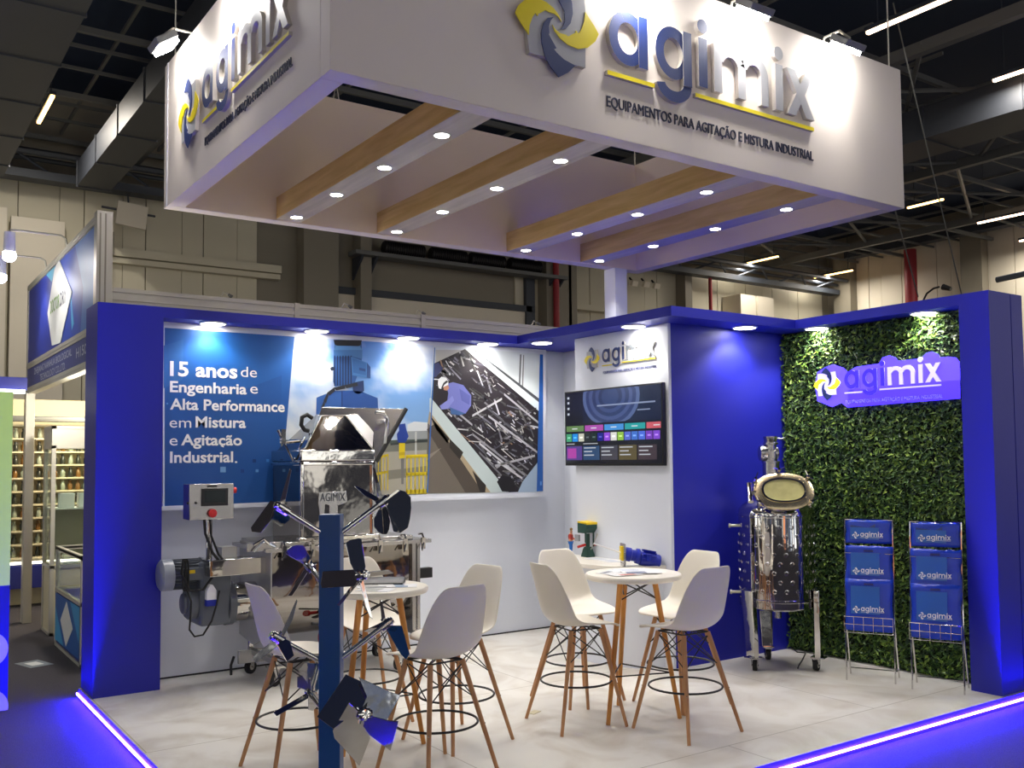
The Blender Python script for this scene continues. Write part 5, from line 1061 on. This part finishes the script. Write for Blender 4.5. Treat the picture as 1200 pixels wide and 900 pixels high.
# eight impellers, two opposite ones on each of four levels
impeller(331, 596, 4.27, 1.315, [([(339.8, 548.7), (341.9, 550.5), (333, 594), (327, 592)], (0.8, 0.3), 0), ([(316.8, 586.3), (320, 588), (327, 596), (322, 604), (305.3, 624.6), (295, 623.3), (293.8, 618.2)], (-0.9, 0.2), 0), ([(320.7, 597.8), (333, 594), (341, 602.9), (339.8, 609.3), (329.6, 617.7), (316.8, 609.3)], (0.4, 0.9), -0.01)])
impeller(449, 588, 4.50, 1.315, [([(415.2, 569.7), (418, 569.5), (428, 574), (449, 586), (443, 589), (427, 580.5)], (0.5, -0.8), 0), ([(437, 547), (440, 549.5), (449, 585), (443.5, 584)], (0.9, 0.2), 0), ([(449, 592), (443.3, 597.8), (438.2, 608), (438.5, 617), (443.3, 623.3), (448, 626), (453.5, 625.9), (456, 621), (457.4, 611), (454, 595)], (0.5, -0.5), 0.01),
    ([(451, 588), (457, 580), (466.3, 573.5), (475, 576), (481, 582.4), (481.6, 595.2), (480, 609), (477.8, 618.2), (468.9, 624.6), (461, 623), (457, 608), (453, 595)], (-0.6, -0.5), -0.01)])
impeller(363, 664, 4.62, 1.06, [([(348.8, 638.6), (356.4, 639.9), (366.7, 659), (361, 664), (334.7, 649), (337.3, 643.5), (342, 640)], (0.3, 0.35), 0), ([(357.7, 665), (362, 668), (342.4, 698.7), (337.3, 698.7)], (-0.8, 0.1), 0), ([(364, 664), (369, 666), (381, 690), (377, 692)], (0.9, 0.2), 0.02)])
impeller(424.6, 674.5, 4.16, 1.08, [([(378, 669.6), (415.2, 667.4), (421, 672), (419, 682), (415.2, 687.2), (376.9, 689.2), (375.6, 684.6)], (-0.4, 0.12), 0), ([(405, 636), (410, 633), (420, 630.5), (423.5, 631), (428.5, 664), (426.4, 673), (417.2, 672.6), (410, 659)], (0.4, -0.45), 0), ([(418, 678), (423.5, 680), (397.8, 710.6), (394.4, 708.9)], (-0.9, 0.6), 0), ([(421, 678), (426, 680), (437.2, 725.6), (433.3, 722.8), (429, 712)], (0.9, -0.4), 0), ([(427, 671), (455, 668), (462, 672), (427, 677)], (0.3, 0.9), 0.01)])
impeller(325.3, 748, 4.27, 0.73, [([(295.7, 770.4), (322.5, 748), (327, 755.7), (299.3, 777.3)], (-0.4, -0.5), 0), ([(327.7, 746), (338, 724), (347.7, 702), (348.7, 704.4), (343, 726), (333, 745)], (0.5, -0.2), 0), ([(322.5, 751.3), (331, 747), (339.7, 750.9), (344.5, 768), (336, 775.3)], (0.3, -0.7), -0.01)])
impeller(452, 732, 4.50, 0.735, [([(450, 733), (470.7, 733.3), (480, 766.7), (476, 773.3), (469.3, 766.7)], (-0.7, 0.2), -0.005), ([(425.3, 740), (446.7, 729.9), (452, 734), (438.7, 742.7)], (0.4, 0.8), 0), ([(445.3, 704), (448, 704), (453, 730), (448, 731)], (0.9, 0), 0)])
impeller(364, 813.3, 4.62, 0.47, [([(349.3, 785.3), (357.3, 776.5), (379.5, 778.7), (379.5, 804), (366, 813), (360, 800)], (0.3, 0.3), 0), ([(348, 793.3), (356, 790.7), (364, 797.3), (365, 811), (348, 805.3)], (-0.8, 0.3), -0.015), ([(320, 834.7), (324, 839.2), (365, 816), (361, 811)], (0.2, -0.9), 0), ([(361.3, 815), (377.3, 813.3), (379.5, 820), (366.7, 833.3), (361.3, 832)], (0.6, 0.2), -0.01)])
impeller(424, 837.3, 4.10, 0.49, [([(405.3, 789.9), (420, 797), (452, 813.3), (437, 824), (424, 836), (412, 838), (390.7, 854), (371.5, 840)], (0.2, -0.55), 0.012), ([(420, 793.3), (457.3, 810.7), (469.3, 814.7), (453.3, 844), (430, 840), (424, 830), (430, 816)], (-0.35, -0.3), 0.004), ([(424, 836), (453.3, 844), (466.7, 845.3), (457.3, 880), (433.3, 862), (423, 848)], (-0.5, 0.25), 0.004), ([(409.3, 822.7), (424, 838), (434, 865.3), (421.3, 897.9), (392, 865.3), (390, 856)], (0.25, 0.5), -0.012)], hubr=0.027)
# ================================================================== NEIGHBOURING STAND AT THE LEFT
XS = 0.15
nb = thing('neighbour_sign', 'tall aluminium framed fascia sign of the neighbouring stand, blue with white diamond', 'sign', (XS, 2.3, 2.4))
def SX(u, v, d=0.0): p = onX(u, v, XS); return Vector((XS-d, p.y, p.z))
tr_, tl_, bl_, br_ = SX(104, 258), SX(34, 329), SX(34, 423), SX(101, 391)
ys, ye = 0.52, tl_.y; ztop = 3.63; zmid = 2.72; zlow = 2.45
MB().bb((XS, ys, zlow), (XS+0.06, ye, ztop)).build('core', M['alu'], nb)
f = MB()
for z in (ztop-0.035, zmid, zlow-0.0): f.bb((XS-0.012, ys, z-0.03), (XS+0.072, ye, z+0.035)); f.bb((XS-0.016, ys, z-0.004), (XS-0.012, ye, z+0.004))
f.bb((XS-0.012, ye-0.06, zlow-0.03), (XS+0.07, ye, ztop)); f.build('frame', M['alu'], nb, bevel=0.003)
b = MB(); b.bb((XS-0.02, ys-0.11, -0.08), (XS+0.10, ys, ztop+0.02)); o = b.build('corner_post', M['alu'], nb, bevel=0.003)
b = MB()
for k in (0.02, 0.06): b.bb((XS-0.02+k, ys-0.113, 2.2), (XS-0.02+k+0.012, ys-0.11, ztop)); 
b.build('groove', M['hallc'], o)
b = MB(); xx = XS-0.003
def gq(pts, c, ly): b.poly([Vector((xx-0.0006*ly, y, z)) for y, z in pts], rgb(*c))
gq([(ys+0.02, zmid+0.03), (ys+0.02, ztop-0.07), (ye-0.06, ztop-0.07), (ye-0.06, zmid+0.03)], (40, 70, 170), 0)
gq([(ys+0.02, zmid+0.03), (ys+0.02, ztop-0.07), (ys+0.9, ztop-0.07), (ys+0.5, zmid+0.4), (ys+0.6, zmid+0.03)], (70, 120, 200), 1)
gq([(ys+1.6, zmid+0.03), (ys+2.3, ztop-0.07), (ye-0.06, ztop-0.07), (ye-0.06, zmid+0.03)], (36, 52, 150), 1)
gq([(ys+2.1, ztop-0.2), (ys+2.45, ztop-0.07), (ys+1.9, ztop-0.07)], (80, 180, 220), 2); gq([(ys+0.9, zmid+0.15), (ys+1.1, zmid+0.5), (ys+1.0, zmid+0.1)], (80, 170, 220), 2)
b.build('print', M['print'], nb, smooth=False, norm=False)
dm = [SX(70, 303), SX(85.5, 342), SX(72, 402), SX(62, 405), SX(57, 367), SX(65, 316)]
MB().prism([Vector((XS-0.006, p.y, p.z)) for p in dm], (-0.004, 0, 0)).build('diamond', M['wcirc'], nb, smooth=False)
b = MB(); b2 = MB()
lw = SX(58, 365); lw2 = SX(82, 351); bz = 3.11
L1 = (lw.y-lw2.y)
letter(b, 'DOCTOR', (XS-0.0105, lw.y-0.12, bz), (0, -1, 0), UPV, (-1, 0, 0), L1*0.46, 0.13, 0.001, 0.02); letter(b2, 'DRY', (XS-0.0105, lw.y-0.12-L1*0.49, bz), (0, -1, 0), UPV, (-1, 0, 0), L1*0.28, 0.13, 0.001, 0.02)
b.build('lettering', mat('leaf_green_letter', rgb(110, 160, 60), 0.5), nb, smooth=False); b2.build('lettering', M['dark'], nb, smooth=False)
qbox('name_band', (XS-0.006, ys+0.02, zlow+0.04), (XS, ye-0.06, zmid-0.03), mat('slate_blue', rgb(58, 66, 130), 0.5), nb)
pale = mat('pale_letter', rgb(176, 180, 200), 0.5)
for tx, y_, z_, w_, c_ in (('ZHEJIANG NANHUA BIOLOGICAL', ye-0.55, zlow+0.145, 2.15, 0.065), ('TECHNOLOGY CO.,LTD.', ye-0.95, zlow+0.05, 1.45, 0.065), ('H150', ys+0.75, zlow+0.10, 0.45, 0.085)):
    b = MB(); letter(b, tx, (XS-0.0075, y_, z_), (0, -1, 0), UPV, (-1, 0, 0), w_, c_, 0.001, 0.01); b.build('name_lettering', pale, nb, smooth=False)
b = MB(); b.bb((XS-0.03, ye-0.16, -0.08), (XS+0.06, ye-0.02, zlow)); b.build('post', M['alu'], nb, bevel=0.003)
for i, (u, v, d) in enumerate(((77, 276, (29, 283)), (53, 299, (14, 306)))):
    p = onX(u, v, XS); p = Vector((XS+0.02, p.y, ztop)); e2 = Vector((XS-(0.46 if i == 0 else 0.40), p.y, p.z+0.05))
    t = thing('arm_spotlight', ('lit spotlight on a thin bent arm over the neighbouring sign, right one nearer the camera', 'lit spotlight on a thin bent arm over the neighbouring sign, left one farther back')[i], 'spotlight', p, 0, 'arm spotlights on the neighbouring sign')
    MB().tube([p, p+Vector((-0.02, 0, 0.09)), p+Vector((-0.06, 0, 0.115)), Vector((e2.x, e2.y, p.z+0.115)), e2], 0.010, 8).build('arm', M['alu'], t)
    MB().cyl(e2+Vector((0, 0, 0.04)), e2+Vector((-0.0, 0, -0.14)), 0.045, 0.05, 14).build('head', M['wletter'], t)
    MB().ball(e2+Vector((0, 0, -0.17)), 0.058, 14, 8).build('bulb', M['flood'], t)
    lamp_obj(e2+Vector((0, 0, -0.25)), 8, 100, 0.6, t, (1, .97, .92), 0.05, (XS, p.y-0.1, 2.9))
# interior walls of the neighbour
struct(qbox('wall_neighbour', (-2.5, 5.6, -0.08), (5.0, 5.66, 2.45), M['cream']), 'cream rear wall of the neighbouring stand')
struct(qbox('wall_neighbour_side', (1.9, 0.62, -0.08), (1.95, 5.6, 2.4), M['cream']), 'cream side wall of the neighbouring stand')
tag(MB().tube([(-1.2, 4.95, 2.18), (1.8, 4.95, 2.18)], 0.035, 8).build('lighting_rail', M['mid']), 'grey horizontal rail inside the neighbouring stand', 'rail')
l = bpy.data.lights.new('unseen_stand_light', 'POINT'); l.energy = 60; l.color = (1, .86, .6); l.shadow_soft_size = 0.1; o = bpy.data.objects.new('unseen_stand_light', l); COL.objects.link(o); o.location = (0.9, 4.4, 2.3)
l = bpy.data.lights.new('unseen_stand_light', 'POINT'); l.energy = 45; l.color = (1, .94, .82); l.shadow_soft_size = 0.1; o = bpy.data.objects.new('unseen_stand_light', l); COL.objects.link(o); o.location = (0.45, 1.6, 2.35)  # added light without a fixture, brightens the dim showcases
# vial shelves on the rear wall
sh = thing('vial_shelf', 'tall lit shelf unit packed with small jars in the neighbouring stand', 'shelf', (0.2, 5.4, -0.08))
NX0, NX1 = -0.75, 1.1
zs_ = [0.50+0.16*k for k in range(11)]
for z in zs_: qbox('shelf_board', (NX0, 5.28, z), (NX1, 5.58, z+0.02), M['cream'], sh)
for x in (NX0, NX1): qbox('side_panel', (x-0.015, 5.28, -0.08), (x+0.015, 5.58, 2.12), M['cream'], sh)
qbox('base', (NX0, 5.28, 0.15), (NX1, 5.58, 0.42), M['kblue'], sh)
qbox('bottom_light', (NX0, 5.26, 0.44), (NX1, 5.30, 0.47), glow('shelf_strip', (1, .95, .75, 1), 2.0), sh)
jm = [mat('jar_amber', rgb(120, 84, 40), 0.25), mat('jar_clear', rgb(150, 158, 140), 0.2), mat('jar_dark', rgb(46, 48, 40), 0.3)]
jars = []
for k in range(3):
    b = MB(); b.lathe([(0.026, 0), (0.028, 0.004), (0.028, 0.07), (0.016, 0.085), (0.016, 0.10)], (0, 0, 0), (0, 0, 1), 12); b.lathe([(0.019, 0.098), (0.019, 0.118)], (0, 0, 0), (0, 0, 1), 12); jars.append(b)
src = []
for k, b in enumerate(jars): src.append(b.build('jar', jm[k]))
rr = random.Random(4); n_ = 0
for zi, z in enumerate(zs_[:-1]):
    for xi in range(20):
        x = NX0+0.06+xi*0.088
        if x > NX1-0.04: continue
        k = rr.randrange(3)
        if n_ < 3 and src[n_].get('category') is None: o = src[n_]; k = n_
        else: o = src[k].copy(); COL.objects.link(o)
        n_ += 1
        o.location = (x, 5.36+rr.uniform(-.02, .02), z+0.02)
        tag(o, 'small capped jar standing in a row on the lit shelf unit of the neighbouring stand', 'jar', 'jars on the neighbouring shelf')
# glass showcase tower and low showcase
def showcase(name, lb, x0, x1, y0, y1, zb, zt, zglass0, zglass1, shelves, base_mat):
    t = thing(name, lb, 'showcase', ((x0+x1)/2, (y0+y1)/2, -0.08)); r = 0.02
    f = MB()
    for x in (x0, x1-0.04):
        for y in (y0, y1-0.04): f.bb((x, y, zb), (x+0.04, y+0.04, zt))
    for z in (zb, zglass0-0.03, zglass1, zt-0.03):
        f.bb((x0, y0, z), (x1, y0+0.03, z+0.03)); f.bb((x0, y1-0.03, z), (x1, y1, z+0.03)); f.bb((x0, y0, z), (x0+0.03, y1, z+0.03)); f.bb((x1-0.03, y0, z), (x1, y1, z+0.03))
    f.build('frame', M['alu'], t)
    b = MB(); b.bb((x0+0.012, y0+0.012, zb+0.02), (x1-0.012, y1-0.012, zglass0-0.02)); b.build('base', base_mat, t)
    if zt-zglass1 > 0.08: qbox('header', (x0+0.01, y0+0.01, zglass1+0.02), (x1-0.01, y1-0.01, zt-0.01), M['alu'], t)
    for a, c in (((x0+0.018, y0+0.03, zglass0), (x0+0.022, y1-0.03, zglass1)), ((x0+0.03, y0+0.018, zglass0), (x1-0.03, y0+0.022, zglass1)), ((x1-0.022, y0+0.03, zglass0), (x1-0.018, y1-0.03, zglass1))): qbox('glass_pane', a, c, M['glass'], t)
    for z in shelves: qbox('shelf', (x0+0.03, y0+0.03, z), (x1-0.03, y1-0.03, z+0.012), M['wcirc'], t)
    return t
t = showcase('showcase_tower', 'tall aluminium and glass showcase in the neighbouring stand', 0.23, 0.80, 3.0, 3.5, -0.08, 2.03, 0.62, 1.80, (1.18,), M['cream'])
qbox('door_panel', (0.27, 3.33, 0.66), (0.76, 3.34, 1.17), mat('grey_wood_film', rgb(140, 132, 114), 0.5, noise_amt=0.15, nscale=4), t)
for i, (x, z, lb) in enumerate(((0.40, 1.192, 'left white carton on the upper shelf of the glass showcase'), (0.58, 1.192, 'right white carton on the upper shelf of the glass showcase'), (0.45, 0.62, 'white card standing on the floor of the glass showcase'))):
    tag(MB().bb((x-0.07, 3.12, z), (x+0.07, 3.24, z+(0.15 if i < 2 else 0.10))).build('carton', M['wcirc'], bevel=0.003), lb, 'carton', 'white cartons in the showcase')
t = showcase('low_showcase', 'low glass topped showcase with blue diamond graphic in the neighbouring stand', 0.2, 0.65, 1.22, 2.50, -0.08, 0.86, 0.46, 0.82, (), M['kblue'])
b = MB(); xx = 0.1985
def lq(pts, c, ly): b.poly([Vector((0.2105-0.0115-0.0006*ly, y, z)) for y, z in pts], rgb(*c))
lq([(1.27, -0.02), (1.27, 0.42), (2.45, 0.42), (2.45, -0.02)], (20, 90, 170), 0); lq([(1.27, 0.1), (1.27, 0.42), (1.7, 0.42)], (50, 150, 210), 1); lq([(2.45, -0.02), (2.0, -0.02), (2.45, 0.3)], (60, 160, 214), 1)
b.build('graphic', M['print'], t, smooth=False, norm=False)
MB().prism([(0.197, y, z) for y, z in ((1.86, 0.40), (1.55, 0.20), (1.86, 0.0), (2.15, 0.20))], (-0.003, 0, 0)).build('diamond', M['wcirc'], t, smooth=False)
p = onZ(40, 778, -0.079)
t = thing('floor_sticker', 'small printed sticker on the dark carpet left of the blue pillar', 'sticker', (p.x, p.y, -0.08))
MB().box((p.x, p.y, -0.0785), (0.20, 0.30, 0.002), rz=0.3).build('film', mat('sticker_grey', rgb(120, 128, 140), 0.5), t)
MB().box((p.x, p.y, -0.0770), (0.10, 0.15, 0.0012), rz=0.3).build('patch', M['paper'], t)
# kiosk at the extreme left edge
k0 = onZ(12, 745, -0.08)
kx1, ky = -0.70, 0.05
pr_ = onY(13, 600, ky); kx1 = pr_.x
zl = onY(8, 686, ky).z; zt1 = onY(8, 459, ky).z
t = thing('kiosk_panel', 'lime green and blue panel with white discs at the extreme left edge', 'panel', (kx1-0.3, ky, -0.08))
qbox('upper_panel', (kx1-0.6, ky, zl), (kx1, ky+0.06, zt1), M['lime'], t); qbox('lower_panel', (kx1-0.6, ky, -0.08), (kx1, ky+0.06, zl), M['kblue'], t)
for v in (762, 830, 893):
    b = MB(); p = onY(-14, v, ky); b.lathe([(0.125, 0.0), (0.125, 0.004)], (p.x, ky, p.z), (0, -1, 0), 32); b.build('white_disc', M['wcirc'], t, smooth=False)
qbox('cornice', (kx1-1.2, ky+2.2, 2.02), (kx1+0.35, ky+2.4, 2.22), M['kblue'], t) if False else None
p0, p1 = onY(-5, 441, 2.6), onY(32, 457, 2.6)
t = thing('blue_cornice', 'dark blue header with white light line at the left edge above the lime panel', 'header', (p0.x, 2.6, p1.z))
qbox('header', (p0.x-1.0, 2.6, p1.z), (p1.x, 2.72, p0.z), M['kblue'], t); qbox('light_line', (p0.x-1.0, 2.58, p1.z-0.035), (p1.x-0.02, 2.62, p1.z), glow('cool_strip', (.9, .97, 1, 1), 3), t)
